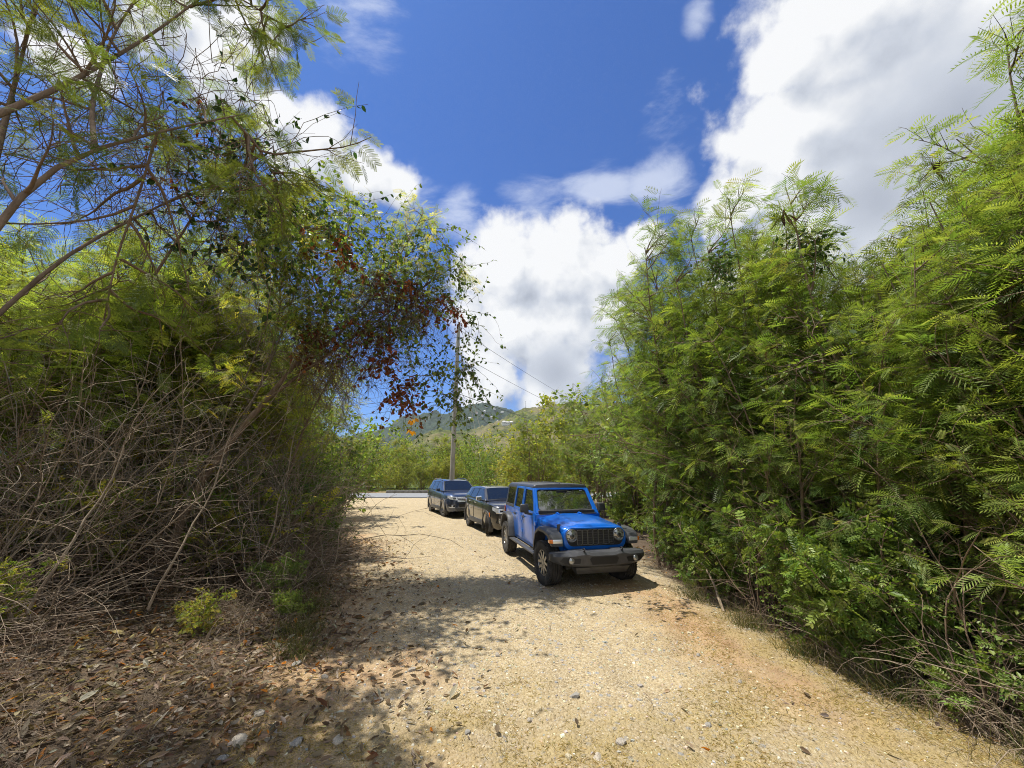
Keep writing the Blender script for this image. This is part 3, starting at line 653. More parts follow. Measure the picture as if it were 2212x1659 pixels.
# ------------------------------------------------------------------ rounded road cars
def make_suv(T, P, mat):
    W = P['w']; fa, ra = P['axles']; R = P['R']
    rings = []
    for (y, w, zb, zs, zt) in P['body']:
        h = [(0,zb),(.55*w,zb),(.86*w,zb),(.965*w,zb+.08),(w,zb+.24),(w*1.0,(zb+zs)/2+.10),(w*.985,zs-.05),(w*.955,zs+(zt-zs)*.30),(w*.86,zt-.022),(w*.62,zt-.004),(w*.3,zt+.006),(0,zt+.008)]
        rings.append([(x, y, z) for (x, z) in h]+[(-x, y, z) for (x, z) in h[-2:0:-1]])
    body = MB().loft(rings).build('body', mat, T, 42)
    cut = MB()
    for y in (fa, ra):
        for s in (-1, 1): cut.lathe_x([(s*.55 if s > 0 else -1.3, 0.001), (s*.55 if s > 0 else -1.3, R+.065), (1.3 if s > 0 else -.55, R+.065), (1.3 if s > 0 else -.55, .001)], (0, y, R), 28)
    co = cut.build('cutter', mat)
    md = body.modifiers.new('arch', 'BOOLEAN'); md.operation = 'DIFFERENCE'; md.object = co; md.solver = 'EXACT'
    dg = bpy.context.evaluated_depsgraph_get(); dg.update()
    me = D2.meshes.new_from_object(body.evaluated_get(dg)); body.modifiers.clear(); old = body.data; body.data = me; D2.meshes.remove(old)
    D2.objects.remove(co)
    me.materials.clear(); me.materials.append(mat)
    # cabin
    wb, wt, zl, zh = P['cab']; prof = P['profile']
    zr = lambda y: float(np.interp(y, [p[0] for p in prof], [p[1] for p in prof]))
    X = lambda z: wb-(wb-wt)*(z-zl)/(zh-zl)
    rings = []
    ys_ = sorted(set([p[0] for p in prof]+list(np.linspace(prof[0][0], prof[-1][0], 22))))
    for y in ys_:
        z = zr(y); zs = max(z-.055, zl-.02); x = X(zs)
        h = [(wb+.0, zl-.06), (X(zl), zl), (X((zl+zs)/2), (zl+zs)/2), (x, zs), (x-.025, zs+.035), (x-.08, z), (x*.5, z+.018), (0, z+.024)]
        rings.append([(a, y, c) for (a, c) in h]+[(-a, y, c) for (a, c) in h[-2::-1]])
    MB().loft(rings, closed=True).build('cabin', mat, T, 40)
    def scr(rows, m, off, t0, t1, y0, y1, w0, w1, cols=9):
        g = []
        for j in range(rows):
            t = t0+(t1-t0)*j/(rows-1); y = y0+(y1-y0)*t; w = (w0+(w1-w0)*t)*m
            g.append([(w*(2*k/(cols-1)-1), y, zr(y)+.024-.030*abs(2*k/(cols-1)-1)**2.4+off) for k in range(cols)])
        return MB().loft(g, closed=False, caps=False)
    y0, y1 = P['ws']; w0, w1 = P['wsw']
    fr = scr(8, 1.0, .006, .02, .98, y0, y1, w0, w1).build('windscreen_border', M_DPLAST, T, 60)
    scr(8, .95, .011, .06, .94, y0, y1, w0, w1).build('windscreen', M_GL, fr, 60)
    y0, y1 = P['rw']; scr(6, .93, .010, .06, .94, y0, y1, P['rww'][0], P['rww'][1]).build('rear_window', M_GL, T, 60)
    for s in (-1, 1):
        for win in P['windows']:
            cy = sum(p[0] for p in win)/len(win); cz = sum(p[1] for p in win)/len(win)
            big = [(cy+(y-cy)*1.055+(.0), cz+(z-cz)*1.10) for (y, z) in win]
            f = MB().prism([(s*(X(z)-.01), y, z) for (y, z) in big], (s*.014,0,0)).build('window_trim', M_DPLAST if not P.get('chrome') else M_DPLAST, T)
            MB().prism([(s*(X(z)+.003), y, z) for (y, z) in win], (s*.006,0,0)).build('window', M_GL, f)
        for (y, z) in P['handles']:
            xx = W*.988; MB().tube([(s*xx,y-.09,z),(s*(xx+.025),y-.06,z+.003),(s*(xx+.025),y+.06,z+.003),(s*xx,y+.09,z)], .013, 6).build('handle', P.get('handle_mat', mat), T, 50)
        for y in P['seams']: MB().box((s*(W+.002)-.006,y-.006,P['sill']+.05), (s*(W+.002)+.002,y+.006,zl-.12)).build('door_seam', M_DPLAST, T)
        # dark lower cladding and arches
        MB().prism([(s*(W-.02),y,z) for (y,z) in [(fa+R+.07,P['sill']-.06),(ra-R-.07,P['sill']-.06),(ra-R-.07,P['sill']+.10),(fa+R+.07,P['sill']+.10)]], (s*.035,0,0)).build('sill_cladding', M_PLAST, T, 35, .01)
        for y in (fa, ra):
            o, i = [], []
            for k in range(15):
                a = radians(-24+228*k/14); o.append((y+(R+.115)*cos(a), R+(R+.115)*sin(a))); i.append((y+(R+.062)*cos(a), R+(R+.062)*sin(a)))
            xo = W+.012
            rr_ = [[(s*(W-.13),yo,zo),(s*xo,yo,zo),(s*xo,yi,zi),(s*(W-.13),yi,zi)] for (yo,zo),(yi,zi) in zip(o, i)]
            MB().loft(rr_).build('arch_trim', P.get('arch', M_PLAST), T, 40)
        mx, my, mz = P['mirror']
        m = MB().loft([[(s*(mx+a*.095), my+.055*c-.02*a, mz+.075*q*(1-.12*a)) for (c, q) in ((-1,-.6),(-1,.5),(-.5,1),(.9,1),(1,.8),(1,-1),(-.6,-1))] for a in (-1,-.8,.8,1)])
        mo = m.build('wing_mirror', P.get('mirror_mat', mat), T, 60); MB().hexa([(s*(mx-.20),my-.04,mz-.09),(s*mx,my-.04,mz-.09),(s*mx,my+.03,mz-.09),(s*(mx-.20),my+.03,mz-.09),(s*(mx-.20),my-.04,mz-.05),(s*mx,my-.04,mz-.06),(s*mx,my+.03,mz-.06),(s*(mx-.20),my+.03,mz-.05)]).build('mirror_arm', M_PLAST, mo, 35, .008)
        if P.get('rails'):
            xr = X(zh)-.02; pts = [(s*xr, y, zr(y)+(.055 if 0 < k < 5 else .0)) for k, y in enumerate(np.linspace(prof[1][0]+.25, prof[-2][0]-.1, 6))]
            MB().tube(pts, .018, 6).build('roof_rail', M_GREYMETAL, T, 50)
    MB().box((-W*.8,fa-.3,.22), (W*.8,ra+.4,.40)).build('underbody', M_DPLAST, T)
    for (y, st) in ((fa, P['steer']), (ra, 0)):
        for s in (-1, 1): wheel(T, s*(W-.135), y, R, .235, R*.66, st, P.get('spokes', 5), P.get('style', 'i'))
M_GL = plain('dark_window', (.008,.012,.02), .03, spec=.6)

def make_family_suv(loc, rz):
    T = thing('suv_car', 'large slate blue family SUV parked farthest back, in front of the wooden utility pole', 'car', loc, rz, 'cars parked along the right side of the dirt track')
    P = dict(w=.985, axles=(-1.43,1.43), R=.375, sill=.34, steer=radians(10), rails=True, style='i', spokes=5,
        body=[(-2.40,.56,.40,.74,.86),(-2.36,.74,.31,.84,.96),(-2.24,.87,.27,.93,1.035),(-2.0,.945,.25,1.0,1.085),(-1.55,.975,.24,1.05,1.125),(-1.05,.98,.24,1.09,1.17),(0,.985,.24,1.12,1.18),(1.4,.985,.24,1.15,1.20),(2.25,.955,.27,1.14,1.20),(2.52,.88,.33,1.10,1.18),(2.62,.74,.42,1.0,1.1)],
        cab=(.90,.69,1.17,1.66), profile=[(-1.10,1.155),(-.30,1.655),(-.05,1.70),(.6,1.735),(1.5,1.725),(2.1,1.68),(2.5,1.20)],
        ws=(-1.08,-.27), wsw=(.83,.665), rw=(2.44,2.14), rww=(.78,.64),
        windows=[[(-.83,1.215),(-.24,1.595),(.33,1.625),(.36,1.20)],[(.44,1.20),(.41,1.628),(1.22,1.62),(1.30,1.21)],[(1.40,1.215),(1.33,1.615),(1.78,1.59),(2.06,1.30),(2.02,1.23)]],
        handles=[(.18,1.04),(1.12,1.06)], seams=(-.98,.40,1.34), mirror=(1.06,-.70,1.24))
    make_suv(T, P, M_NAVY)
    g = MB().prism([(x,-2.385,z) for (x,z) in [(-.47,.70),(-.52,.93),(.52,.93),(.47,.70)]], (0,-.022,0)).build('grille', M_DPLAST, T)
    for z in (.735,.80,.865,.922): MB().hexa([(-.50,-2.43,z-.017),(.50,-2.43,z-.017),(.50,-2.38,z-.017),(-.50,-2.38,z-.017),(-.50,-2.42,z+.017),(.50,-2.42,z+.017),(.50,-2.38,z+.017),(-.50,-2.38,z+.017)]).build('grille_bar', M_CHROME, g, 35, .006)
    em = MB().disc((0,0,0), .06, (0,-1,0), .012, 24, .008).build('emblem', plain('emblem_blue', (.01,.03,.18), .2, coat=1), g, 50); em.scale = (1.5,1,.62); em.location = (0,-2.428,.865)
    MB().torus((0,-.012,0), .06, .006, (0,1,0), 24, 6).build('emblem_ring', M_CHROME, em, 60)
    for s in (-1, 1):
        h = MB().loft([[(s*.50,-2.415,.80),(s*.50,-2.395,.95),(s*.50,-2.30,.95),(s*.50,-2.30,.80)],[(s*.70,-2.39,.82),(s*.70,-2.345,.975),(s*.70,-2.25,.975),(s*.70,-2.25,.82)],[(s*.845,-2.275,.85),(s*.845,-2.215,1.0),(s*.80,-2.15,1.0),(s*.80,-2.2,.85)],[(s*.915,-2.10,.92),(s*.915,-2.08,1.01),(s*.87,-2.08,1.01),(s*.87,-2.1,.92)]]).build('headlight', M_LAMP, T, 40)
        MB().loft([[(s*.57,-2.418,.85),(s*.57,-2.405,.92),(s*.57,-2.39,.92),(s*.57,-2.39,.85)],[(s*.72,-2.385,.87),(s*.72,-2.365,.935),(s*.72,-2.34,.935),(s*.72,-2.34,.87)]]).build('lamp_core', M_LAMPD, h, 40)
        p = MB().prism([(s*.60,-2.395,.56),(s*.88,-2.26,.62),(s*.90,-2.24,.52),(s*.66,-2.385,.46)], (0,-.016,0)).build('fog_pocket', M_DPLAST, T)
        MB().tube([(s*.63,-2.418,.47),(s*.76,-2.36,.475),(s*.88,-2.27,.50)], .017, 6).build('fog_trim', M_CHROME, p, 60)
        MB().disc((s*.74,-2.345,.54), .035, (0,-1,0), .02, 12, .01).build('fog_light', M_LAMP, p, 50)
        MB().box((s*.80-.08,2.56,.95), (s*.80+.08,2.62,1.15)).build('tail_light', M_RED, T, 35, .02)
    MB().hexa([(-.55,-2.43,.30),(.55,-2.43,.30),(.55,-2.2,.28),(-.55,-2.2,.28),(-.60,-2.415,.44),(.60,-2.415,.44),(.6,-2.2,.44),(-.6,-2.2,.44)]).build('lower_bumper', M_PLAST, T, 35, .02)
    MB().prism([(x,-2.405,z) for (x,z) in rrect(-.42,.42,.50,.64,.03,3)], (0,-.02,0)).build('lower_grille', M_DPLAST, T)
    return T

def make_crossover(loc, rz):
    T = thing('crossover_car', 'compact dark grey crossover with turned front wheels parked between the two other cars', 'car', loc, rz, 'cars parked along the right side of the dirt track')
    P = dict(w=.895, axles=(-1.315,1.315), R=.345, sill=.33, steer=radians(-24),  style='i', spokes=5, mirror_mat=M_CHROME, handle_mat=M_CHROME,
        body=[(-2.18,.52,.36,.72,.84),(-2.15,.68,.28,.81,.93),(-2.03,.80,.24,.90,1.0),(-1.8,.86,.23,.965,1.04),(-1.4,.885,.22,1.0,1.065),(-.98,.89,.22,1.035,1.10),(0,.895,.22,1.06,1.11),(1.2,.895,.22,1.08,1.13),(1.85,.87,.25,1.07,1.13),(2.1,.80,.32,1.03,1.11),(2.18,.68,.40,.95,1.04)],
        cab=(.82,.63,1.10,1.51), profile=[(-1.02,1.09),(-.34,1.50),(-.12,1.53),(.45,1.555),(1.2,1.545),(1.75,1.50),(2.06,1.13)],
        ws=(-1.0,-.31), wsw=(.755,.605), rw=(2.0,1.78), rww=(.70,.58),
        windows=[[(-.76,1.15),(-.27,1.455),(.27,1.475),(.30,1.135)],[(.37,1.135),(.34,1.477),(1.02,1.47),(1.12,1.15)],[(1.20,1.16),(1.11,1.465),(1.40,1.44),(1.56,1.22)]],
        handles=[(.13,.985),(.95,1.0)], seams=(-.90,.33,1.12), mirror=(.97,-.64,1.17))
    make_suv(T, P, M_GREY)
    g = MB().prism([(x,-2.17,z) for (x,z) in [(-.40,.58),(-.50,.70),(-.46,.80),(.46,.80),(.50,.70),(.40,.58)]], (0,-.022,0)).build('grille', M_DPLAST, T)
    fr = [(-.40,.565),(-.53,.70),(-.50,.79),(-.36,.815),(-.12,.785),(.12,.785),(.36,.815),(.50,.79),(.53,.70),(.40,.565)]
    MB().ring([(x,-2.185,z) for (x,z) in fr], [(x*.92,-2.185,.69+(z-.69)*.80) for (x,z) in fr], (0,-.03,0)).build('grille_frame', M_CHROME, g, 35, .006)
    dm = MB()
    for z in (.63,.67,.71,.75): dm.box((-.42,-2.204,z-.008), (.42,-2.1925,z+.008))
    dm.build('grille_mesh', M_GREYMETAL, g)
    MB().tube([(-.62,-2.185,.865),(-.3,-2.212,.868),(0,-2.215,.87),(.3,-2.212,.868),(.62,-2.185,.865)], .014, 6).build('bonnet_trim', M_CHROME, T, 60)
    em = MB().disc((0,0,0), .055, (0,-1,0), .012, 24, .006).build('emblem', M_GREYMETAL, T, 50); em.scale = (1.5,1,.75); em.location = (0,-2.165,.925)
    for s in (-1, 1):
        h = MB().loft([[(s*.46,-2.205,.79),(s*.46,-2.195,.875),(s*.46,-2.1,.875),(s*.46,-2.1,.79)],[(s*.64,-2.175,.78),(s*.64,-2.150,.90),(s*.64,-2.05,.90),(s*.64,-2.05,.78)],[(s*.775,-2.07,.79),(s*.775,-2.035,.93),(s*.73,-1.97,.93),(s*.73,-2.0,.79)],[(s*.845,-1.90,.85),(s*.845,-1.87,.945),(s*.80,-1.87,.945),(s*.80,-1.9,.85)]]).build('headlight', M_LAMP, T, 40)
        MB().loft([[(s*.50,-2.212,.805),(s*.50,-2.207,.85),(s*.50,-2.18,.85),(s*.50,-2.18,.805)],[(s*.66,-2.176,.80),(s*.66,-2.163,.86),(s*.66,-2.13,.86),(s*.66,-2.13,.80)]]).build('lamp_core', M_LAMPD, h, 40)
        MB().tube([(s*.46,-2.21,.785),(s*.64,-2.18,.768),(s*.77,-2.08,.775)], .014, 6).build('lamp_trim', M_CHROME, h, 60)
        p = MB().prism([(s*.54,-2.175,.60),(s*.74,-2.09,.64),(s*.78,-2.06,.46),(s*.60,-2.165,.42)], (0,-.02,0)).build('fog_pocket', M_DPLAST, T)
        for z in (.475,.53,.585): MB().disc((s*.67,-2.145,z), .02, (0,-1,0), .02, 10, .006).build('fog_light', M_LAMP, p, 50)
        MB().hexa([(s*.88,-1.76,.62),(s*.897,-1.72,.62),(s*.897,-1.69,.62),(s*.87,-1.72,.62),(s*.885,-1.745,.76),(s*.905,-1.70,.76),(s*.905,-1.675,.76),(s*.87,-1.71,.76)]).build('side_marker', M_AMBER, T, 35, .004)
        MB().box((s*.72-.08,2.10,.90), (s*.72+.08,2.17,1.05)).build('tail_light', M_RED, T, 35, .02)
    MB().hexa([(-.50,-2.20,.27),(.50,-2.20,.27),(.50,-2.0,.25),(-.50,-2.0,.25),(-.56,-2.195,.40),(.56,-2.195,.40),(.56,-2.0,.40),(-.56,-2.0,.40)]).build('lower_bumper', M_PLAST, T, 35, .02)
    MB().prism([(x,-2.18,z) for (x,z) in rrect(-.40,.40,.43,.53,.03,3)], (0,-.025,0)).build('lower_grille', M_DPLAST, T)
    return T

CARS = [make_offroader((1.04, 9.72, 0), radians(13.5)), make_crossover((-.53, 15.6, 0), radians(20.5)), make_family_suv((-3.12, 21.6, 0), radians(24))]
CARS[0].scale = (.95, 1.07, .975)
# ------------------------------------------------------------------ plant building blocks (vectorised)
def unit(a): return a/np.maximum(np.linalg.norm(a, axis=-1, keepdims=True), 1e-9)
def perp(d, rng):
    r = rng.normal(size=d.shape); return unit(np.cross(d, r))
def curves(rng, p, d, L, n, wander=.2, pull=0., side=None):
    """K wandering curves of n points; pull > 0 bends them up, < 0 lets them droop"""
    p = np.array(p, float); d = unit(np.array(d, float)); K = len(p); L = np.broadcast_to(np.asarray(L, float), (K,))
    out = [p]; pull = np.broadcast_to(np.asarray(pull, float), (K,))
    for i in range(n-1):
        out.append(out[-1]+d*(L/(n-1))[:,None])
        d = d+rng.normal(size=d.shape)*wander; d[:,2] += pull; d = unit(d)
    return np.stack(out, 1)
def along(P, k, t):
    """points and directions at fraction t of curves k"""
    n = P.shape[1]; f = np.clip(t*(n-1), 0, n-1.001); i = f.astype(int); w = (f-i)[:,None]
    a, b = P[k, i], P[k, i+1]; return a*(1-w)+b*w, unit(b-a)
def branch(rng, P, m, t0, t1, a0, a1, pw=1.0):
    K = len(P); k = np.repeat(np.arange(K), m); t = t0+(t1-t0)*rng.random(len(k))**pw
    p, d = along(P, k, t); a = np.radians(rng.uniform(a0, a1, len(k)))[:,None]
    return p, unit(d*np.cos(a)+perp(d, rng)*np.sin(a)), t, k
def tubes(P, r0, r1, sides=4):
    """curves -> quads; radii run from r0 to r1"""
    K, n, _ = P.shape; t = unit(np.gradient(P, axis=1))
    ref = np.array([.35,.22,.91]); a = unit(np.cross(t, ref)); b = np.cross(t, a)
    r0 = np.broadcast_to(np.asarray(r0, float), (K,)); r1 = np.broadcast_to(np.asarray(r1, float), (K,))
    r = r0[:,None]+(r1-r0)[:,None]*np.linspace(0, 1, n)[None]**.8
    an = np.arange(sides)*2*pi/sides
    V = P[:,:,None]+r[:,:,None,None]*(a[:,:,None]*np.cos(an)[:,None]+b[:,:,None]*np.sin(an)[:,None])
    i = np.arange(K*n*sides).reshape(K, n, sides); j = np.roll(i, -1, 2)
    Q = np.stack([i[:,:-1], j[:,:-1], j[:,1:], i[:,1:]], -1).reshape(-1, 4)
    return V.reshape(-1, 3), Q
def smooth_path(pts, n=16):
    p = np.array(pts, float); s = np.r_[0, np.cumsum(np.linalg.norm(np.diff(p, axis=0), axis=1))]; q = np.linspace(0, s[-1], n)
    c = np.stack([np.interp(q, s, p[:,k]) for k in range(3)], 1)
    for _ in range(2): c[1:-1] = (c[:-2]+2*c[1:-1]+c[2:])/4
    return c[None]
def frames(f, rng, flat=.6, roll=.5):
    """leaf axes: columns side, forward, normal; the normal leans to the sky"""
    up = np.array([0,0,1.])*flat+rng.normal(size=f.shape)*roll
    s = unit(np.cross(f, up)); return np.stack([s, f, np.cross(s, f)], -1)
def scatter(T, pos, F, size, cols):
    tv, tq = T; K, n = len(pos), len(tv)
    V = np.einsum('kij,nj->kni', F, tv)*np.asarray(size).reshape(-1,1,1)+pos[:,None]
    Q = (tq[None]+(np.arange(K)*n)[:,None,None]).reshape(-1, 4)
    return V.reshape(-1, 3), Q, np.repeat(cols, n, axis=0)
def leaf_t(w=.5, fold=.12, curl=.1):
    return (np.array([(0,0,0),(w*.42,.25,fold),(w*.40,.62,fold*.8-curl*.4),(0,1,-curl),(-w*.40,.62,fold*.8-curl*.4),(-w*.42,.25,fold)], float),
            np.array([(0,1,2,3),(0,3,4,5)]))
def feather_t(pairs=6, plen=.40, wid=.035, droop=.22, leaflets=0):
    """twice-pinnate leaf, unit length along y"""
    v, q = [], []
    def quad(a, b, c, d): k = len(v); v.extend([a, b, c, d]); q.append((k, k+1, k+2, k+3))
    z = lambda y: -droop*y*y
    quad((-.006,0,0),(.006,0,0),(.004,.95,z(.95)),(-.004,.95,z(.95)))
    for i in range(pairs):
        y = .22+.74*i/(pairs-1); l = plen*(1-.45*abs(i/(pairs-1)-.45)); an = radians(62-26*i/(pairs-1))
        for s in (-1, 1):
            dx, dy = s*sin(an), cos(an); p = np.array((0, y, z(y)))
            tip = np.array((dx*l, y+dy*l, z(y)-.10*l)); per = np.array((-dy*s, dx*s, 0))*1.0
            if not leaflets:
                m = p*.55+tip*.45; quad(tuple(p), tuple(m+per*wid), tuple(tip), tuple(m-per*wid))
            else:
                quad(tuple(p-per*.003), tuple(p+per*.003), tuple(tip+per*.002), tuple(tip-per*.002))
                for j in range(leaflets):
                    f = .12+.88*j/(leaflets-1); c = p*(1-f)+tip*f; ll = plen*.22*(1-.5*abs(f-.45)); d = np.array((dx, dy, 0))
                    for e in (-1, 1):
                        o = unit((per*e+d*.45)[None])[0]; t = c+o*ll+np.array((0,0,-.01)); mm = (c+t)/2
                        quad(tuple(c), tuple(mm+d*ll*.21), tuple(t), tuple(mm-d*ll*.21))
    return np.array(v, float), np.array(q)
def sprig_t(pairs=4, l=.34, w=.5):
    """once-pinnate sprig of oval leaves"""
    lv, lq = leaf_t(w, .1, .12); v, q = [], []
    def put(p, ang, s):
        c, n = cos(ang), sin(ang); k = sum(len(a) for a in v)
        R = np.array([(c, n, 0), (-n, c, 0), (0, 0, 1)]); v.append(lv@R*s+np.array(p)); q.append(lq+k)
    for i in range(pairs):
        y = .15+.7*i/max(pairs-1, 1)
        for s in (-1, 1): put((0, y, -.15*y*y), s*radians(58), l)
    put((0, .88, -.12), 0, l)
    k = sum(len(a) for a in v); v.append(np.array([(-.008,0,0),(.008,0,0),(.004,.9,-.12),(-.004,.9,-.12)])); q.append(np.array([(k,k+1,k+2,k+3)]))
    return np.concatenate(v), np.concatenate(q)
FEATHER = [feather_t(8, .36, .023, .30), feather_t(7, .42, .026, .45), feather_t(9, .32, .021, .2)]
FEATHER_FINE = [feather_t(6, .42, .03, .25, 9), feather_t(5, .46, .03, .40, 9)]
OVAL = [leaf_t(.62, .10, .10), leaf_t(.75, .06, .2), leaf_t(.55, .14, .05)]
SPRIG = [sprig_t(4), sprig_t(3, .40, .56), sprig_t(5, .30, .5)]

def join(parts):
    V, Q, C, n = [], [], [], 0
    for p in parts:
        V.append(p[0]); Q.append(p[1]+n); n += len(p[0]); C.append(p[2] if len(p) > 2 else np.ones((len(p[0]), 3))*.2)
    return np.concatenate(V), np.concatenate(Q), np.concatenate(C)
def mesh_of(name, parts, mat, parent=None, smooth=False):
    V, Q, C = join(parts)
    me = D2.meshes.new(name); me.vertices.add(len(V)); me.vertices.foreach_set('co', V.astype(np.float32).ravel())
    me.loops.add(Q.size); me.loops.foreach_set('vertex_index', Q.astype(np.int32).ravel())
    me.polygons.add(len(Q)); me.polygons.foreach_set('loop_start', np.arange(0, Q.size, 4, dtype=np.int32))
    me.polygons.foreach_set('use_smooth', np.full(len(Q), smooth))
    a = me.attributes.new('tint', 'FLOAT_COLOR', 'POINT'); a.data.foreach_set('color', np.c_[C, np.ones(len(C))].astype(np.float32).ravel())
    me.update(calc_edges=True); me.materials.append(mat)
    o = D2.objects.new(name, me); COL.objects.link(o)
    if parent: o.parent = parent
    return o
def palette(rng, K, cols, wts=None, jit=.18):
    cols = np.array(cols, float); i = rng.choice(len(cols), K, p=wts)
    j = (i+1) % len(cols); w = rng.random((K, 1))*.35
    return np.clip((cols[i]*(1-w)+cols[j]*w)*(1+rng.normal(size=(K, 1))*jit)*(1+rng.normal(size=(K, 3))*.05), .002, .9)

def leaf_material(name, trans=.52, rough=.5, spec=.35, vary=.2):
    m, n, l, b = nm(name); out = n['Material Output']
    at = N(n, 'ShaderNodeAttribute', attribute_name='tint'); oi = N(n, 'ShaderNodeObjectInfo')
    hs = N(n, 'ShaderNodeHueSaturation'); l.new(at.outputs['Color'], hs.inputs['Color'])
    mr = N(n, 'ShaderNodeMapRange', i_1=0., i_2=1., i_3=1-vary, i_4=1+vary); l.new(oi.outputs['Random'], mr.inputs[0]); l.new(mr.outputs[0], hs.inputs['Value'])
    mh = N(n, 'ShaderNodeMapRange', i_1=0., i_2=1., i_3=.515, i_4=.487); l.new(oi.outputs['Random'], mh.inputs[0]); l.new(mh.outputs[0], hs.inputs['Hue'])
    l.new(hs.outputs[0], b.inputs['Base Color']); b.inputs['Roughness'].default_value = rough; b.inputs['Specular IOR Level'].default_value = spec
    tr = N(n, 'ShaderNodeBsdfTranslucent'); mx = N(n, 'ShaderNodeMix', data_type='RGBA', blend_type='MULTIPLY'); mx.inputs[0].default_value = 1; mx.inputs[7].default_value = (1.5, 1.45, .7, 1)
    l.new(hs.outputs[0], mx.inputs[6]); l.new(mx.outputs[2], tr.inputs[0])
    ms = N(n, 'ShaderNodeMixShader'); ms.inputs[0].default_value = trans; l.new(b.outputs[0], ms.inputs[1]); l.new(tr.outputs[0], ms.inputs[2]); l.new(ms.outputs[0], out.inputs[0])
    return m
def bark_material(name, a, c, scale=14.):
    m, n, l, b = nm(name)
    t = N(n, 'ShaderNodeTexCoord'); mp = N(n, 'ShaderNodeMapping'); mp.inputs['Scale'].default_value = (1, 1, .28); l.new(t.outputs['Object'], mp.inputs[0])
    no = N(n, 'ShaderNodeTexNoise', i_Scale=scale, i_Detail=6.0, i_Roughness=.7); l.new(mp.outputs[0], no.inputs['Vector'])
    r = ramp(n, [(.3, a), (.7, c)]); l.new(no.outputs['Fac'], r.inputs[0]); l.new(r.outputs[0], b.inputs['Base Color'])
    bp = N(n, 'ShaderNodeBump', i_Strength=.6, i_Distance=.02); l.new(no.outputs['Fac'], bp.inputs['Height']); l.new(bp.outputs[0], b.inputs['Normal'])
    b.inputs['Roughness'].default_value = .85; b.inputs['Specular IOR Level'].default_value = .2
    return m
LEAF = leaf_material('foliage'); GLOSSY = leaf_material('glossy_foliage', .40, .45, .4); DEADLEAF = leaf_material('dry_foliage', .38, .8, .15, .1)
BACKLIT = leaf_material('sunlit_thin_foliage', .62)
BARK = bark_material('brown_bark', (.12,.082,.055), (.30,.215,.15)); BARKG = bark_material('grey_bark', (.12,.10,.08), (.30,.26,.20))
CANE = bark_material('dry_cane', (.16,.115,.078), (.42,.335,.24), 8.)

G_FEATHER = [(.165,.237,.044),(.230,.297,.060),(.110,.170,.038),(.300,.340,.078)]
G_DARK = [(.060,.110,.022),(.090,.155,.030),(.125,.195,.038)]
G_MID = [(.115,.190,.034),(.185,.265,.048),(.25,.315,.068)]
G_YELLOW = [(.33,.315,.055),(.44,.39,.070),(.24,.265,.050)]
C_RED = [(.27,.066,.038),(.19,.05,.03),(.34,.12,.055),(.20,.085,.045)]

def leaves_on(rng, P, m, t0, t1, spread, T, size, cols, flat=.6, roll=.5, out=.8, droop=0., wts=None, thin=1.0):
    """m leaves along each curve of P"""
    p, d, t, k = branch(rng, P, m, t0, t1, spread*.5, spread)
    if thin < 1: s = rng.random(len(p)) < thin; p, d = p[s], d[s]
    d = d.copy(); d[:,2] = d[:,2]*out-droop; d = unit(d)
    parts = []
    c = palette(rng, len(p), cols, wts); ch = rng.integers(0, len(T), len(p)); sz = size[0]+(size[1]-size[0])*rng.random(len(p))
    for q in range(len(T)):
        s = ch == q
        if s.any(): parts.append(scatter(T[q], p[s], frames(d[s], rng, flat, roll), sz[s], c[s]))
    return parts
def pods_at(rng, tips, n=6):
    """bunches of hanging flat pods"""
    out = []
    for t in tips:
        k = np.zeros(n, int); p = t+rng.normal(size=(n, 3))*.035; d = unit(np.c_[rng.normal(size=(n, 2))*.5, -np.ones(n)])
        out.append(scatter(leaf_t(.20, .02, .12), p, frames(d, rng, .1, 1.), rng.uniform(.17, .27, len(k)), palette(rng, len(k), [(.11,.055,.035),(.20,.12,.075),(.065,.035,.025)])))
    return out

def feather_tree(rng, H, stems=4, spread=.25, low=.22, fine=False, lat=15, cols=G_FEATHER, pods=0, paths=None, dens=1.0, lsize=(.17,.27), latlen=1.0):
    """tall thin-stemmed tree with feathery leaves: returns wood, leaves, pods"""
    if paths is None:
        a = rng.uniform(0, 2*pi, stems)+np.arange(stems)*2*pi/stems; til = rng.uniform(.3, 1, stems)*spread
        p = np.c_[np.cos(a)*.12, np.sin(a)*.12, np.full(stems, -.1)]
        S = curves(rng, p, np.c_[np.cos(a)*til, np.sin(a)*til, np.ones(stems)], H*rng.uniform(.72, 1.02, stems), 14, .07, .02)
        r0 = rng.uniform(.030, .060, stems)
    else:
        S = np.concatenate([smooth_path(q, 16) for q, _ in paths]); r0 = np.array([r for _, r in paths])
    wood = [tubes(S, r0, .006, 7)]
    p, d, t, k = branch(rng, S, lat, low, .99, 40, 75)
    L = (.45+(1-t)*H*.26)*rng.uniform(.6, 1.25, len(t))*latlen
    A = curves(rng, p, d, L, 8, .13, .03-.02*t); wood.append(tubes(A, .015, .0035, 4))
    p, d, t, k = branch(rng, A, 5, .25, 1, 25, 60); B = curves(rng, p, d, rng.uniform(.25, .6, len(p)), 5, .16, -.02); wood.append(tubes(B, .005, .002, 3))
    T = FEATHER_FINE if fine else FEATHER
    m = max(1, int(round(6*dens)))
    fol = leaves_on(rng, B, m, .25, 1, 70, T, lsize, cols, .9, .34, .6, .24)+leaves_on(rng, A, m, .35, 1, 75, T, lsize, cols, .9, .34, .6, .22)
    fol += leaves_on(rng, S, 12, .78, 1, 60, T, lsize, cols, .8, .4, .8, .0)
    tips = np.concatenate([A[:,-2], S[:,-2]]); pd = []
    if pods: pd = pods_at(rng, tips[rng.choice(len(tips), min(pods, len(tips)), replace=False)], 7)
    return wood, fol, pd
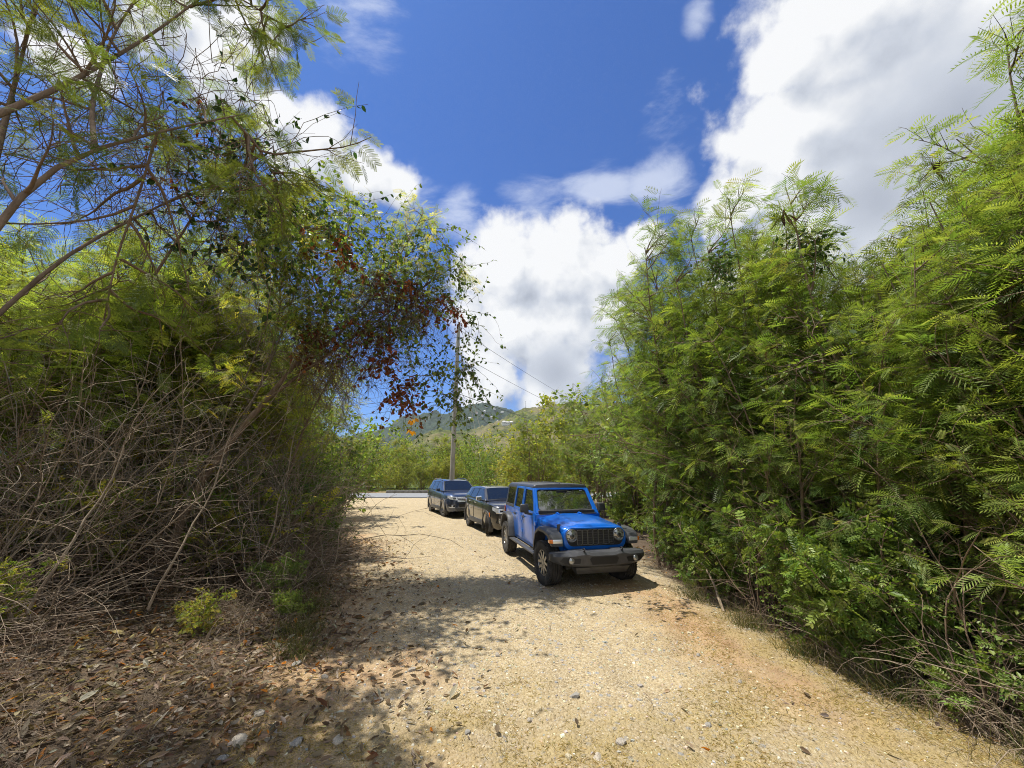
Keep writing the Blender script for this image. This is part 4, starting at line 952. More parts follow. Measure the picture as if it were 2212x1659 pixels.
def broad_bush(rng, H, stems=10, spread=.7, T=OVAL, size=(.045,.085), cols=G_MID, dens=1.0, lat=9, low=.15, glossy=True):
    a = rng.uniform(0, 2*pi, stems); til = rng.uniform(.15, 1, stems)*spread
    p = np.c_[np.cos(a)*.2*rng.random(stems), np.sin(a)*.2*rng.random(stems), np.full(stems, -.08)]
    S = curves(rng, p, np.c_[np.cos(a)*til, np.sin(a)*til, np.ones(stems)], H*rng.uniform(.65, 1.05, stems), 10, .14, .0)
    wood = [tubes(S, rng.uniform(.010, .022, stems), .004, 5)]
    p, d, t, k = branch(rng, S, lat, low, 1, 35, 80); A = curves(rng, p, d, H*(.10+.22*(1-t))*rng.uniform(.6, 1.4, len(t)), 6, .22, .0); wood.append(tubes(A, .006, .002, 3))
    p, d, t, k = branch(rng, A, 4, .2, 1, 30, 75); B = curves(rng, p, d, H*rng.uniform(.06, .15, len(p)), 4, .25, .0); wood.append(tubes(B, .003, .0012, 3))
    m = max(1, int(round(5*dens)))
    fol = leaves_on(rng, B, m, .15, 1, 80, T, size, cols, .7, .6, .8, .05)+leaves_on(rng, A, m, .25, 1, 80, T, size, cols, .7, .6, .8, .05)
    return wood, fol, []
def dry_clump(rng, R=1.6, canes=46, up=.5, twigs=5):
    """thicket of bare arching canes"""
    a = rng.uniform(0, 2*pi, canes); e = rng.uniform(.15, 1.5, canes)
    p = np.c_[rng.normal(size=(canes, 2))*.35, np.full(canes, -.05)]
    S = curves(rng, p, np.c_[np.cos(a), np.sin(a), e], rng.uniform(.7, 1.5, canes)*R, 12, .16, rng.uniform(-.20, -.02, canes))
    S[:,:,2] = np.maximum(S[:,:,2], .02+rng.random((canes, 1))*.08)
    wood = [tubes(S, .003+.015*rng.random(canes)**2.2, .0022, 4)]
    p, d, t, k = branch(rng, S, twigs, .2, 1, 30, 80); A = curves(rng, p, d, rng.uniform(.2, .7, len(p)), 6, .22, -.05); A[:,:,2] = np.maximum(A[:,:,2], .015)
    wood.append(tubes(A, .0035, .0015, 3))
    return wood
def stem_clump(rng, H=3.2, n=26, lean=.45):
    """close stand of thin bare wandering stems"""
    a = rng.uniform(0, 2*pi, n); e = rng.uniform(.1, 1, n)*lean
    S = curves(rng, np.c_[rng.normal(size=(n, 2))*.5, np.full(n, -.05)], np.c_[np.cos(a)*e, np.sin(a)*e, np.ones(n)], rng.uniform(.5, 1.05, n)*H, 14, .13, -.01)
    wood = [tubes(S, rng.uniform(.005, .016, n), .003, 5)]
    p, d, t, k = branch(rng, S, 9, .15, 1, 30, 85); A = curves(rng, p, d, rng.uniform(.3, 1.0, len(p)), 8, .2, -.04); wood.append(tubes(A, .0045, .0015, 3))
    return wood
def twig_cloud(rng, c, r, n, L=(.5,1.4), rad=.004, down=0.):
    """fine bare twigs tangled in an ellipsoid"""
    p = np.array(c)+unit(rng.normal(size=(n, 3)))*np.array(r)*rng.random((n, 1))**.4
    return [tubes(curves(rng, p, rng.normal(size=(n, 3))+np.array([0,0,-down]), rng.uniform(*L, n), 9, .25, -.06), rad, .0015, 3)]
def vine(rng, blobs, n, T, size, cols, leaves, L=(.6,1.6), wts=None, hang=.5):
    """trailing stems with leaves through the given ellipsoids"""
    i = rng.integers(0, len(blobs), n); c = np.array([b[0] for b in blobs])[i]; r = np.array([b[1] for b in blobs])[i]
    p = c+unit(rng.normal(size=(n, 3)))*r*rng.random((n, 1))**.45
    S = curves(rng, p, rng.normal(size=(n, 3))+np.array([0,0,-hang]), rng.uniform(*L, n), 10, .22, -.10*hang)
    return [tubes(S, .0055, .002, 3)], leaves_on(rng, S, leaves, .1, 1, 85, T, size, cols, .4, .7, .6, .45, wts)

def plant(name, label, cat, group, parts, loc=(0,0,0), rz=0, bark=BARK, leaf=LEAF, scale=1, names=('trunk','crown'), podname='pod_bunch'):
    """one plant: an Empty at its foot that parents trunk, crown and any pods"""
    o = thing(name, label, cat, loc, rz, group); o.scale = (scale,)*3
    w, f, p = parts
    if w: mesh_of(names[0], w, bark, o, True)
    if f: mesh_of(names[1], f, leaf, o)
    for q in p: mesh_of(podname, [q], DEADLEAF, o)
    return o
# ------------------------------------------------------------------ planting
def project(p):
    dz = p[2]-CAM_H; dep = p[1]*cos(PITCH)+dz*sin(PITCH); up = -p[1]*sin(PITCH)+dz*cos(PITCH)
    return 1106+833*p[0]/dep, 829.5-833*up/dep
SKY_R = [(900,940),(1090,905),(1130,862),(1160,842),(1200,812),(1260,800),(1290,760),(1330,690),(1390,600),(1430,500),(1500,500),(1570,480),(1640,540),(1700,575),(1790,560),(1850,600),(1900,570),(1960,440),(2010,380),(2070,420),(2130,270),(2180,110),(2240,20),(2600,-100)]
SKY_L = [(-900,200),(0,450),(200,480),(400,480),(520,510),(600,440),(690,490),(740,720),(770,865),(800,890),(840,925),(880,950),(1000,950)]
def height_under(x, y, sky, k=1.0):
    """how tall a plant standing at x, y may be to stay under the skyline of the thicket"""
    us = [s[0] for s in sky]; vs = [s[1] for s in sky]; h = .5
    for z in np.arange(.5, 12, .1):
        u, v = project((x, y, z))
        if v < np.interp(u, us, vs): break
        h = z
    return h*k - float(ground_z(x, y))
def put(proto, first, x, y, s, rz, label=None, cat=None, group=None, tilt=0.):
    o = proto if first else copy_tree(proto)
    o.location = (x, y, float(ground_z(x, y))-.02); o.rotation_euler = (tilt*cos(rz*1.7), tilt*sin(rz*1.7), rz); o.scale = (s,)*3
    if label: o['label'] = label
    if cat: o['category'] = cat
    if group: o['group'] = group
    elif 'group' in o and label and not first: del o['group']
    return o
class Kind:
    """one grown plant that is planted again and again"""
    def __init__(s, name, cat, H, parts, **kw):
        s.o = plant(name, 'x', cat, None, parts, **kw); s.H = H; s.used = False; s.o['label'] = ''
        z = np.concatenate([np.array([v.co.z for v in c.data.vertices]) for c in s.o.children]); s.H = float(np.percentile(z, 99.93))
        P = np.concatenate([np.array([v.co[:] for v in c.data.vertices]) for c in s.o.children if c.name.startswith(('crown','trunk','stems','canes'))]); s.P = P[rg(5).choice(len(P), min(2500, len(P)), replace=False)]
    def over(s, x, y, h, rz, sky):
        c, d = cos(rz), sin(rz); k = h/s.H; z0 = float(ground_z(x, y))
        X = (s.P[:,0]*c-s.P[:,1]*d)*k+x; Y = (s.P[:,0]*d+s.P[:,1]*c)*k+y; Z = s.P[:,2]*k+z0
        dep = Y*cos(PITCH)+(Z-CAM_H)*sin(PITCH); ok = dep > .3; dep = np.where(ok, dep, 1)
        u = 1106+833*X/dep; v = 829.5-833*(-Y*sin(PITCH)+(Z-CAM_H)*cos(PITCH))/dep
        a = np.mean(ok & (v < np.interp(u, [q[0] for q in sky], [q[1] for q in sky])-34) & (u > -100) & (u < 2300)) if sky else 0
        # keep the parked cars and the open track clear of twigs
        b = np.mean(ok & (u > 915) & (u < 1385) & (v > 1030) & (v < 1300) & (Y < 24) & (x > 0))*2+np.mean(ok & (x < 0) & (u > 775) & (v > 1040))
        return a, b
    def tip_at(s, p, sky, label, group=None):
        """stand the plant so that its topmost sprays reach the point p"""
        top = s.P[s.P[:,2] > np.percentile(s.P[:,2], 99.3)].mean(0); best = None
        for rz in np.linspace(0, 6.2, 40):
            h = p[2]
            for _ in range(4):
                k = h/s.H; x = p[0]-(top[0]*cos(rz)-top[1]*sin(rz))*k; y = p[1]-(top[0]*sin(rz)+top[1]*cos(rz))*k
                h = (p[2]-float(ground_z(x, y)))/top[2]*s.H
            a, b = s.over(x, y, h, rz, sky); q = a+b*3+max(0, float(interp(RIGHT, y))+.9-x)*.5+max(0, 2.6-y)
            if best is None or q < best[0]: best = (q, x, y, h, rz)
        return s.at(*best[1:], label, group)
    def fit(s, x, y, h, sky, label, group=None, tilt=0., tries=5):
        """turn, shift and size the plant until it keeps to its place in the thicket"""
        for t in range(14):
            best = min(((sum(s.over(x, y, h, rz, sky)), rz) for rz in [rnd.uniform(0, 6.28) for _ in range(tries)]))
            if best[0] < .006: break
            a, b = s.over(x, y, h, best[1], sky)
            if b > .006: x += .16*(1 if x > 0 else -1)
            if a > .004: h *= .94
        return s.at(x, y, h, best[1], label, group, tilt)
    def at(s, x, y, h, rz, label, group=None, tilt=0.):
        o = put(s.o, not s.used, x, y, h/s.H, rz, label, None, group, tilt); s.used = True
        if group is None and 'group' in o: del o['group']
        return o
rg = np.random.default_rng
rnd = random.Random(12)

GA = 'feathery trees massed in the thicket right of the track'
GB = 'leafy bushes under the feathery trees right of the track'
FT = [Kind('feathery_tree', 'tree', 7, feather_tree(rg(1), 7, 4, .22, .16, lat=17, dens=.95, latlen=1.15)), Kind('feathery_tree', 'tree', 6.5, feather_tree(rg(2), 6.5, 5, .30, .13, dens=.95, latlen=1.1)),
      Kind('feathery_tree', 'tree', 7, feather_tree(rg(4), 7, 3, .26, .18, lat=19, dens=.95, latlen=1.2))]
SPIRE = Kind('feathery_tree', 'tree', 7.4, feather_tree(rg(5), 7.4, 3, .09, .25, lat=26, pods=6, latlen=.6, dens=1.2))
PODDED = Kind('feathery_tree', 'tree', 7, feather_tree(rg(6), 7, 4, .18, .15, pods=60))
BUSH = [Kind('leafy_bush', 'bush', 2.6, broad_bush(rg(11), 2.6, 11, .55, cols=G_DARK), leaf=GLOSSY, names=('stems','crown')),
        Kind('leafy_bush', 'bush', 2.2, broad_bush(rg(12), 2.2, 10, .7, SPRIG, (.14,.22), G_MID, .55), leaf=GLOSSY, names=('stems','crown')),
        Kind('leafy_bush', 'bush', 3.0, broad_bush(rg(13), 3.0, 12, .5, OVAL, (.05,.09), G_MID, .9), leaf=GLOSSY, names=('stems','crown'))]
# right side: front row, one by one where a crown stands out on the skyline
for (u, v, Y, kind, lab) in [
    (1432, 462, 7.9, FT[1], 'feathery tree with its crown tip leftmost on the high skyline right of the blue car'),
    (1578, 442, 7.0, FT[0], 'feathery tree with broad airy crown between the leftmost crown tip and the narrow spire'),
    (1736, 398, 5.9, SPIRE, 'slender feathery tree rising as a narrow spire above the right thicket'),
    (2010, 352, 5.0, PODDED, 'feathery tree hung with bunches of dark brown pods at the upper right'),
    (2205, 70, 4.3, FT[2], 'tallest feathery tree at the right edge, reaching the top corner'),
    (1345, 660, 12.0, FT[0], 'feathery tree standing behind the blue car at the left end of the high right thicket')]:
    p = spot(u, v, Y); x = p[0]+(.25 if Y < 11 else .1)
    kind.tip_at(p, SKY_R, lab)
RB = Kind('leafy_tree', 'tree', 5, broad_bush(rg(16), 5, 10, .42, OVAL, (.05,.09), G_DARK+G_MID, .8, 11), leaf=GLOSSY, names=('trunk','crown'))
lab = 'feathery green tree massed among its like in the thicket right of the track'
for k, (u, v, Y) in enumerate([(1500,490,8.4),(1640,525,6.7),(1690,565,6.3),(1810,530,6.2),(1870,575,5.8),(1930,505,5.6),(2080,400,5.1),(2135,270,4.8),(1390,590,9.6),(2170,420,4.6),(1780,610,6.6)]):
    FT[k % 3].tip_at(spot(u, v, Y), SKY_R, lab, GA)
for y in [3.4,4.3,5.2,6.2,7.2,8.3,9.4,10.6,12.0,13.4,15.0,16.8,18.8,21,23.5]:
    for row, dx in ((0, 1.25), (0, 2.1), (1, 3.1), (2, 5.0)):
        if (row == 2 or dx == 2.1) and y > 13: continue
        x = float(interp(RIGHT, y))+dx+rnd.uniform(-.3, .4); yy = y+rnd.uniform(-.35, .35)
        h = min(height_under(x, yy, SKY_R), 8.5)*(rnd.uniform(.7, .95) if dx < 2 else rnd.uniform(.93, 1.05))
        if (row and rnd.random() < .42) or (dx == 2.1 and rnd.random() < .3): RB.fit(x, yy, max(h, 2.4)*rnd.uniform(.7, 1), SKY_R, 'dark small-leaved tree between the feathery trees in the thicket right of the track', 'small-leaved trees in the thicket right of the track')
        else: rnd.choice(FT).fit(x, yy, max(h, 2.4), SKY_R, lab, GA, .03)
lab = 'low leafy bush at the foot of the feathery trees right of the track'
for y in np.arange(3.6, 22, 1.25):
    for row, dx in ((0, .95), (1, 2.1)):
        if row == 0 and rnd.random() < .35: continue
        x = float(interp(RIGHT, y))+dx+rnd.uniform(-.2, .3); yy = y+rnd.uniform(-.3, .3)
        rnd.choice(BUSH).fit(x, yy, rnd.uniform(1.2, 2.0)*(1.0 if row == 0 else 1.35), SKY_R, lab, GB)
lab = 'stand of thin bare stems in the dark hollow of the right thicket'
ST = [Kind('bare_stems', 'stems', 3, (stem_clump(rg(14), 3.0, 24, .35), [], []), bark=BARK, names=('stems','leaves')), Kind('bare_stems', 'stems', 3, (stem_clump(rg(15), 3.4, 20, .6), [], []), bark=BARKG, names=('stems','leaves')), Kind('bare_stems', 'stems', 3.4, (stem_clump(rg(17), 3.4, 22, .75), [], []), bark=CANE, names=('stems','leaves'))]
for y in np.arange(3.2, 15, 1.0):
    ST[0].fit(float(interp(RIGHT, y))+rnd.uniform(.7, 1.5), y, rnd.uniform(2.0, 3.4), SKY_R, lab, 'bare stems in the hollow of the right thicket')
# bright-leaved bushes in the front of the right verge
for (x, y, h, k, lab) in [(4.9, 5.1, 2.0, 1, 'bright leafy bush with oval leaf sprays at the edge of the right verge'),
    (5.3, 4.3, 2.0, 1, 'bright leafy bush behind the bare canes in the lower right corner'),
    (4.0, 4.5, 1.35, 1, 'bright leafy bush standing lowest among the canes of the right verge'),
    (3.95, 5.6, 1.6, 2, 'light green bush between the bright leafy sprays and the leaning dead branch')]:
    BUSH[k].fit(x, y, h, SKY_R, lab)
# far side of the parking strip and across the road
G_FAR = [(.25,.275,.05),(.32,.325,.06),(.17,.21,.04)]
FAR = [Kind('roadside_tree', 'tree', 6, broad_bush(rg(21), 6, 12, .55, OVAL, (.13,.24), G_FAR, .9, 10, .10), leaf=LEAF, names=('trunk','crown')),
       Kind('roadside_tree', 'tree', 6, broad_bush(rg(22), 6, 9, .42, OVAL, (.13,.22), G_MID, .9, 11, .12), leaf=LEAF, names=('trunk','crown')),
       Kind('roadside_tree', 'tree', 6, feather_tree(rg(23), 6, 6, .38, .08, lat=15, dens=1.0, lsize=(.24,.36), cols=G_FAR), names=('trunk','crown'))]
SKY_F = [(0,880),(780,880),(830,955),(900,962),(960,945),(1000,936),(1040,940),(1090,930),(1130,915),(1300,850),(2300,800)]
GC = 'yellow-green trees in a row across the asphalt road'
lab = 'bushy yellow-green tree in the row across the asphalt road'
for row, (dy, n) in enumerate(((3.2, 26), (7.5, 24), (13, 24))):
    for k in range(n):
        x = -30+46*k/(n-1)+rnd.uniform(-.7, .7); y = float(road_mid(x))+4.6+dy+rnd.uniform(-1, 1)
        h = (rnd.uniform(3.2, 4.6), rnd.uniform(4.6, 6.2), rnd.uniform(6.4, 8.2))[row]
        rnd.choice(FAR).fit(x, y, h, SKY_F, lab, GC)
GD = 'trees along the right end of the parking strip'
lab = 'airy tree behind the dark grey crossover along the right end of the gravel strip'
for (u, v, y) in [(1140,868,26),(1195,818,22),(1255,806,19),(1110,915,30),(1165,850,29),(1090,950,33),(1230,830,25),(1290,770,16)]:
    p = spot(u, v, y); rnd.choice(FAR[:2]+[FT[1]]).fit(p[0]+.3, y, p[2]-float(ground_z(p[0], y)), SKY_R, lab, GD)

# left side: backdrop thicket
GE = 'trees of the thicket left of the track'
lab = 'yellowish feathery tree in the thicket behind the brushwood left of the track'
LT = [Kind('feathery_tree', 'tree', 6, feather_tree(rg(31), 6, 6, .40, .30, cols=G_YELLOW, dens=1.05, lsize=(.2,.3)), leaf=BACKLIT), Kind('feathery_tree', 'tree', 6, feather_tree(rg(32), 6, 6, .34, .32, cols=G_FEATHER, lat=17, dens=1.0, lsize=(.2,.3)), leaf=BACKLIT),
      Kind('leafy_tree', 'tree', 5, broad_bush(rg(33), 5, 10, .5, OVAL, (.06,.10), G_DARK+G_MID, .8, 11), names=('trunk','crown'))]
for (y, dxs) in ((5.4,(6.4,8.2)),(6.2,(5.2,7.0,9)),(7.0,(5.6,7.8)),(7.8,(3.8,5.2,6.6,8.4)),(8.6,(3.6,6)),(9.4,(2.8,4.4,5.8,7.5)),(10.3,(3,5)),(11.2,(2.6,4.4,6.6)),(13,(2.4,4.2,7)),(15.2,(2.2,4.4)),(18,(2.2,4.6)),(21.5,(2.4,5)),(26,(2.5,6)),(31,(3,7))):
    for dx in dxs:
        x = float(interp(LEFT, y))-dx+rnd.uniform(-.4, .4); yy = y+rnd.uniform(-.4, .4)
        h = min(height_under(x, yy, SKY_L), 7.5)*rnd.uniform(.82, .98)
        if dx >= 7: h *= .5
        rnd.choice(LT[:2] if dx > 3.5 else LT).fit(x, yy, max(h, 1.8), SKY_L, lab, GE, .04)
GF = 'dark bushes along the left edge of the track'
lab = 'dark leafy bush in the row along the left edge of the track'
for y in [9.6, 10.4, 11.4, 12.6, 14.2, 16, 18.2, 20.5, 23, 26, 30]:
    for dx in (.55, 1.9):
        x = float(interp(LEFT, y))-dx-rnd.uniform(0, .4)-(1.0 if y < 9 else 0); yy = y+rnd.uniform(-.3, .3)
        h = min(height_under(x, yy, SKY_L), rnd.uniform(1.7, 3.1))
        (BUSH[0] if rnd.random() < .65 else BUSH[2]).fit(x, yy, h, SKY_L, lab, GF)
for (x, y, h, lab) in [(-5.0, 10.1, 2.9, 'large dark green bush overhanging the left edge of the track below the red-leaved vine'),
                       (-3.9, 7.0, .75, 'small glossy green bush by the foot of the leaning trunk'),
                       (-3.2, 6.2, .4, 'low green tuft of leaves on the leaf litter at the left track edge')]:
    BUSH[1 if h < 1.5 else 0].at(x, y, h, rnd.uniform(0, 6), lab)

for (u, v, y, lab) in [(772,868,15.5,'round green tree near the far end of the left thicket'), (805,893,19,'round green tree left of the far hill, second from the end of the left thicket'), (838,925,24,'low green tree at the very end of the left thicket, before the road bend')]:
    p = spot(u, v, y); FAR[1].fit(p[0]-.9, y, p[2]-float(ground_z(p[0], y)), None, lab)

# the near tree whose limb crosses the upper left corner
g0 = lambda x, y: float(ground_z(x, y))-.1
def P3(u, v, Y): return tuple(spot(u, v, Y))
near_paths = [([(-3.75,1.75,g0(-3.75,1.75)), (-3.55,2.0,1.9), P3(-20,510,2.25), P3(95,345,2.45), P3(200,322,2.6), P3(350,280,2.85), P3(510,250,3.1)], .055),
              ([P3(205,322,2.6), P3(195,230,2.75), P3(240,80,3.0), P3(330,-60,3.2)], .022),
              ([P3(-10,250,2.35), P3(150,180,2.6), P3(320,80,2.9), P3(470,-30,3.2)], .024),
              ([P3(-30,420,2.5), P3(40,150,2.9), P3(90,-40,3.1)], .028),
              ([P3(500,252,3.1), P3(560,320,3.3), P3(610,410,3.5)], .012),
              ([P3(340,285,2.85), P3(300,420,3.0), P3(250,560,3.1), P3(225,690,3.2)], .012),
              ([P3(470,-30,3.2), P3(560,20,3.3), P3(610,70,3.4)], .010),
              ([(-3.55,2.0,1.9), (-3.9,3.0,3.9), (-3.9,4.1,5.5), (-3.65,4.9,6.8)], .022),
              ([(-3.97,3.9,4.2), (-3.8,4.2,5.6), (-3.6,4.3,6.6)], .016)]
w, f, _ = feather_tree(rg(41), 3.6, paths=near_paths, fine=True, lat=11, low=.15, dens=.34, lsize=(.15,.24), cols=[(.085,.130,.028),(.125,.170,.036),(.18,.215,.045)])
w += twig_cloud(rg(42), P3(260,260,3.3), (1.5,.7,1.0), 330, (.5,1.5), .0045)+twig_cloud(rg(43), P3(400,420,4.2), (1.5,.8,1.0), 300, (.5,1.5), .0045)
plant('overhanging_tree', 'near overhanging tree whose thick bare limb crosses the upper left corner of the view', 'tree', None, (w, f, []), names=('trunk','crown'))

# the leaning tree beyond it and its companions
lean = [([(-5.62,6.75,g0(-5.6,6.75)), (-5.66,6.8,.9), P3(402,1080,6.9), P3(470,985,7.0), P3(560,880,7.2), P3(640,790,7.4), P3(705,690,7.6), P3(740,560,7.8), P3(760,450,7.9)], .09),
        ([P3(565,872,7.2), P3(700,770,7.6), P3(820,690,8.0), P3(930,610,8.3), P3(1000,560,8.5)], .035),
        ([P3(640,790,7.4), P3(760,700,7.8), P3(860,560,8.1), P3(915,460,8.3)], .030),
        ([P3(705,690,7.6), P3(660,560,7.8), P3(640,420,7.9)], .025)]
w, f, _ = feather_tree(rg(51), 4.2, paths=lean, lat=18, low=.42, dens=.85, lsize=(.17,.26), cols=G_YELLOW+G_FEATHER)
w += twig_cloud(rg(52), P3(790,660,8.0), (1.5,.9,1.0), 620, (.5,1.5), .006, .6)+twig_cloud(rg(58), P3(890,660,8.2), (.9,.6,.5), 220, (.4,1.2), .006, .7)+twig_cloud(rg(53), P3(700,780,7.8), (1.1,.8,.9), 520, (.6,1.6), .006, .4)
plant('leaning_tree', 'leaning tree with a long bare brown trunk slanting right over the left brushwood', 'tree', None, (w, f, []), leaf=BACKLIT)
st2 = [([(-6.0,7.6,g0(-6,7.6)), P3(500,950,7.5), P3(580,800,7.3), P3(650,600,6.7), P3(660,450,6.1)], .045), ([(-6.2,7.4,g0(-6.2,7.4)), P3(455,960,7.4), P3(560,760,7.1), P3(600,560,6.3)], .035), ([P3(580,800,7.3), P3(610,640,6.7), P3(560,470,6.2)], .02)]
w, f, _ = feather_tree(rg(54), 4.5, paths=st2, lat=17, low=.4, dens=.8, cols=G_YELLOW+G_FEATHER)
w += twig_cloud(rg(55), P3(580,640,7.7), (1.3,.8,1.3), 520, (.5,1.4), .005, .3)
plant('thin_stemmed_tree', 'tree with several thin pale stems standing just behind the leaning trunk', 'tree', None, (w, f, []), bark=BARKG, leaf=BACKLIT)
st3 = [([(-5.2,8.7,g0(-5.2,8.7)), P3(658,907,8.6), P3(735,785,8.6), P3(820,660,8.7), P3(880,600,8.8)], .035)]
w, f, _ = feather_tree(rg(56), 3.6, paths=st3, lat=17, low=.4, dens=1.0)
w += twig_cloud(rg(57), P3(800,760,8.6), (1.3,.7,.8), 260, (.5,1.3), .005, .5)
plant('slanting_tree', 'slim slanting tree whose bare stem shows against the sky right of the leaning trunk', 'tree', None, (w, f, []))

# creepers hanging on these trees
def creeper(name, label, group, parts, leaf=GLOSSY, cat='vine', fol='leaves'):
    return plant(name, label, cat, group, (parts[0], parts[1], []), names=('stems', fol), leaf=leaf)
B = lambda u, v, Y, r: (P3(u, v, Y), r)
creeper('green_creeper', 'dark green creeper with heart-shaped leaves hanging below the thick limb at the upper left', None,
        vine(rg(61), [B(520,400,4.0,(.35,.3,.45)), B(590,440,4.3,(.4,.3,.4)), B(480,500,4.0,(.35,.3,.3)), B(560,330,3.9,(.35,.3,.3))], 95, OVAL, (.055,.095), [(.022,.048,.016),(.035,.07,.02),(.06,.10,.025)], 9))
creeper('green_creeper', 'glossy green creeper covering the top of the leaning tree', None,
        vine(rg(62), [B(660,480,6.0,(.65,.5,.6)), B(740,480,6.3,(.65,.5,.5)), B(700,600,6.5,(.75,.5,.6)), B(800,560,7.6,(.8,.6,.6)), B(610,560,6.0,(.6,.4,.65)), B(620,430,5.8,(.5,.4,.4)), B(690,700,7.6,(.8,.6,.6)), B(790,640,8.0,(.8,.6,.5)), B(840,520,8.1,(.6,.4,.5)), B(880,600,8.1,(.6,.4,.5)), B(830,690,7.9,(.6,.4,.4)), B(930,520,8.3,(.5,.4,.4))], 430, OVAL, (.07,.12), G_DARK+G_MID+G_MID, 10))
creeper('green_creeper', 'green creeper trailing from the right end of the leaning tree before of the utility pole', None,
        vine(rg(63), [B(960,560,8.4,(.7,.5,.30)), B(1000,690,8.5,(.40,.4,.55)), B(930,790,8.4,(.5,.4,.45)), B(1010,790,8.5,(.28,.3,.5)), B(880,700,8.3,(.7,.5,.5)), B(980,860,8.5,(.2,.2,.25))], 190, OVAL, (.065,.11), [(.06,.11,.025),(.11,.17,.034),(.19,.23,.05)], 9, hang=.9))
creeper('withered_creeper', 'withered creeper with dark red-brown leaves draped across the leaning tree', None,
        vine(rg(64), [B(910,640,8.1,(.9,.5,.26)), B(860,610,7.9,(.7,.5,.35)), B(960,660,8.2,(.5,.4,.25)), B(800,700,7.9,(.8,.5,.40)), B(830,760,7.9,(.4,.4,.4)), B(730,520,6.6,(.35,.3,.4)), B(870,840,8.0,(.14,.12,.22)), B(690,720,7.5,(.5,.4,.25))], 180, OVAL, (.08,.13), C_RED, 9, (.4,1.0), hang=1.1), DEADLEAF)
creeper('broad_leaved_creeper', 'creeper with large pale grey-green leaves climbing the trees at the right edge', None,
        vine(rg(66), [B(2120,690,5.2,(.55,.4,.22)), B(2040,735,5.4,(.35,.3,.15)), B(2180,740,5.0,(.3,.3,.2)), B(1990,650,5.5,(.2,.2,.15))], 90, OVAL, (.09,.15), [(.16,.22,.10),(.22,.28,.13),(.10,.16,.06)], 7, (.4,.9)))
creeper('dark_creeper', 'dark creeper clump hanging inside the crown left of the narrow spire', None,
        vine(rg(67), [B(1548,560,6.6,(.18,.2,.4))], 34, OVAL, (.06,.10), G_DARK, 9, (.3,.7)))
creeper('dark_creeper', 'dark creeper clump hanging on the narrow spire of the right thicket', None,
        vine(rg(68), [B(1748,520,5.9,(.12,.15,.26))], 30, OVAL, (.06,.10), G_DARK, 9, (.3,.6)))
creeper('withered_creeper', 'few withered red leaves caught high in the twigs of the near overhanging tree', None,
        vine(rg(65), [B(440,210,3.3,(.12,.1,.12)), B(330,270,3.2,(.12,.1,.08)), B(410,390,3.4,(.15,.1,.1))], 10, OVAL, (.04,.06), C_RED, 6, (.2,.4)), DEADLEAF)
for (u, v, lab) in [(975,795,'pale yellow-green seed cluster hanging highest in front of the utility pole'), (980,915,'pale yellow-green seed cluster halfway down the utility pole'), (925,640,'pale yellow-green seed cluster beside the red-brown creeper'), (760,425,'pale yellow-green seed cluster at the top of the leaning tree'), (870,925,'pair of small seed clusters hanging left of the utility pole')]:
    r_ = rg(int(u+v)); p = spot(u, v, 8.2); n = 34
    pts = np.zeros((n, 3))+np.c_[r_.normal(size=n)*.13, r_.normal(size=n)*.05, r_.normal(size=n)*.035]
    st = curves(r_, [[0,0,0]], [[.1,0,1]], .7, 8, .2); lv = scatter(leaf_t(.9,.15,.2), pts, frames(unit(r_.normal(size=(n,3))), r_, .3, .8), r_.uniform(.035,.06,n), palette(r_, n, [(.34,.40,.05),(.45,.48,.08),(.28,.34,.05)]))
    plant('seed_cluster', lab, 'seed cluster', 'seed clusters hanging on the creepers', ([tubes(st, .003, .002, 3)], [lv], []), loc=tuple(p), names=('stem','seeds'))
for (u, v, lab) in [(893,906,'upper of two yellow leaves dangling near the far hill'), (888,930,'lower of two yellow leaves dangling near the far hill')]:
    p = spot(u, v, 5.6); r_ = rg(v)
    lv = scatter(leaf_t(.8,.1,.25), np.zeros((4,3))+r_.normal(size=(4,3))*.02, frames(unit(np.c_[r_.normal(size=(4,2)), -1.2*np.ones(4)]), r_, .2, .9), np.full(4,.085), palette(r_, 4, [(.62,.33,.02),(.5,.25,.02)]))
    st = np.concatenate([smooth_path([(0,0,0),(.03,.0,.12),(-.02,.05,.45),(-.15,.2,1.1),(-.5,.5,1.7)], 12)])
    plant('yellow_leaf', lab, 'leaf', 'yellow leaves dangling on a bare twig', ([tubes(st, .003, .002, 3)], [lv], []), loc=tuple(p), names=('twig','blade'), leaf=DEADLEAF)

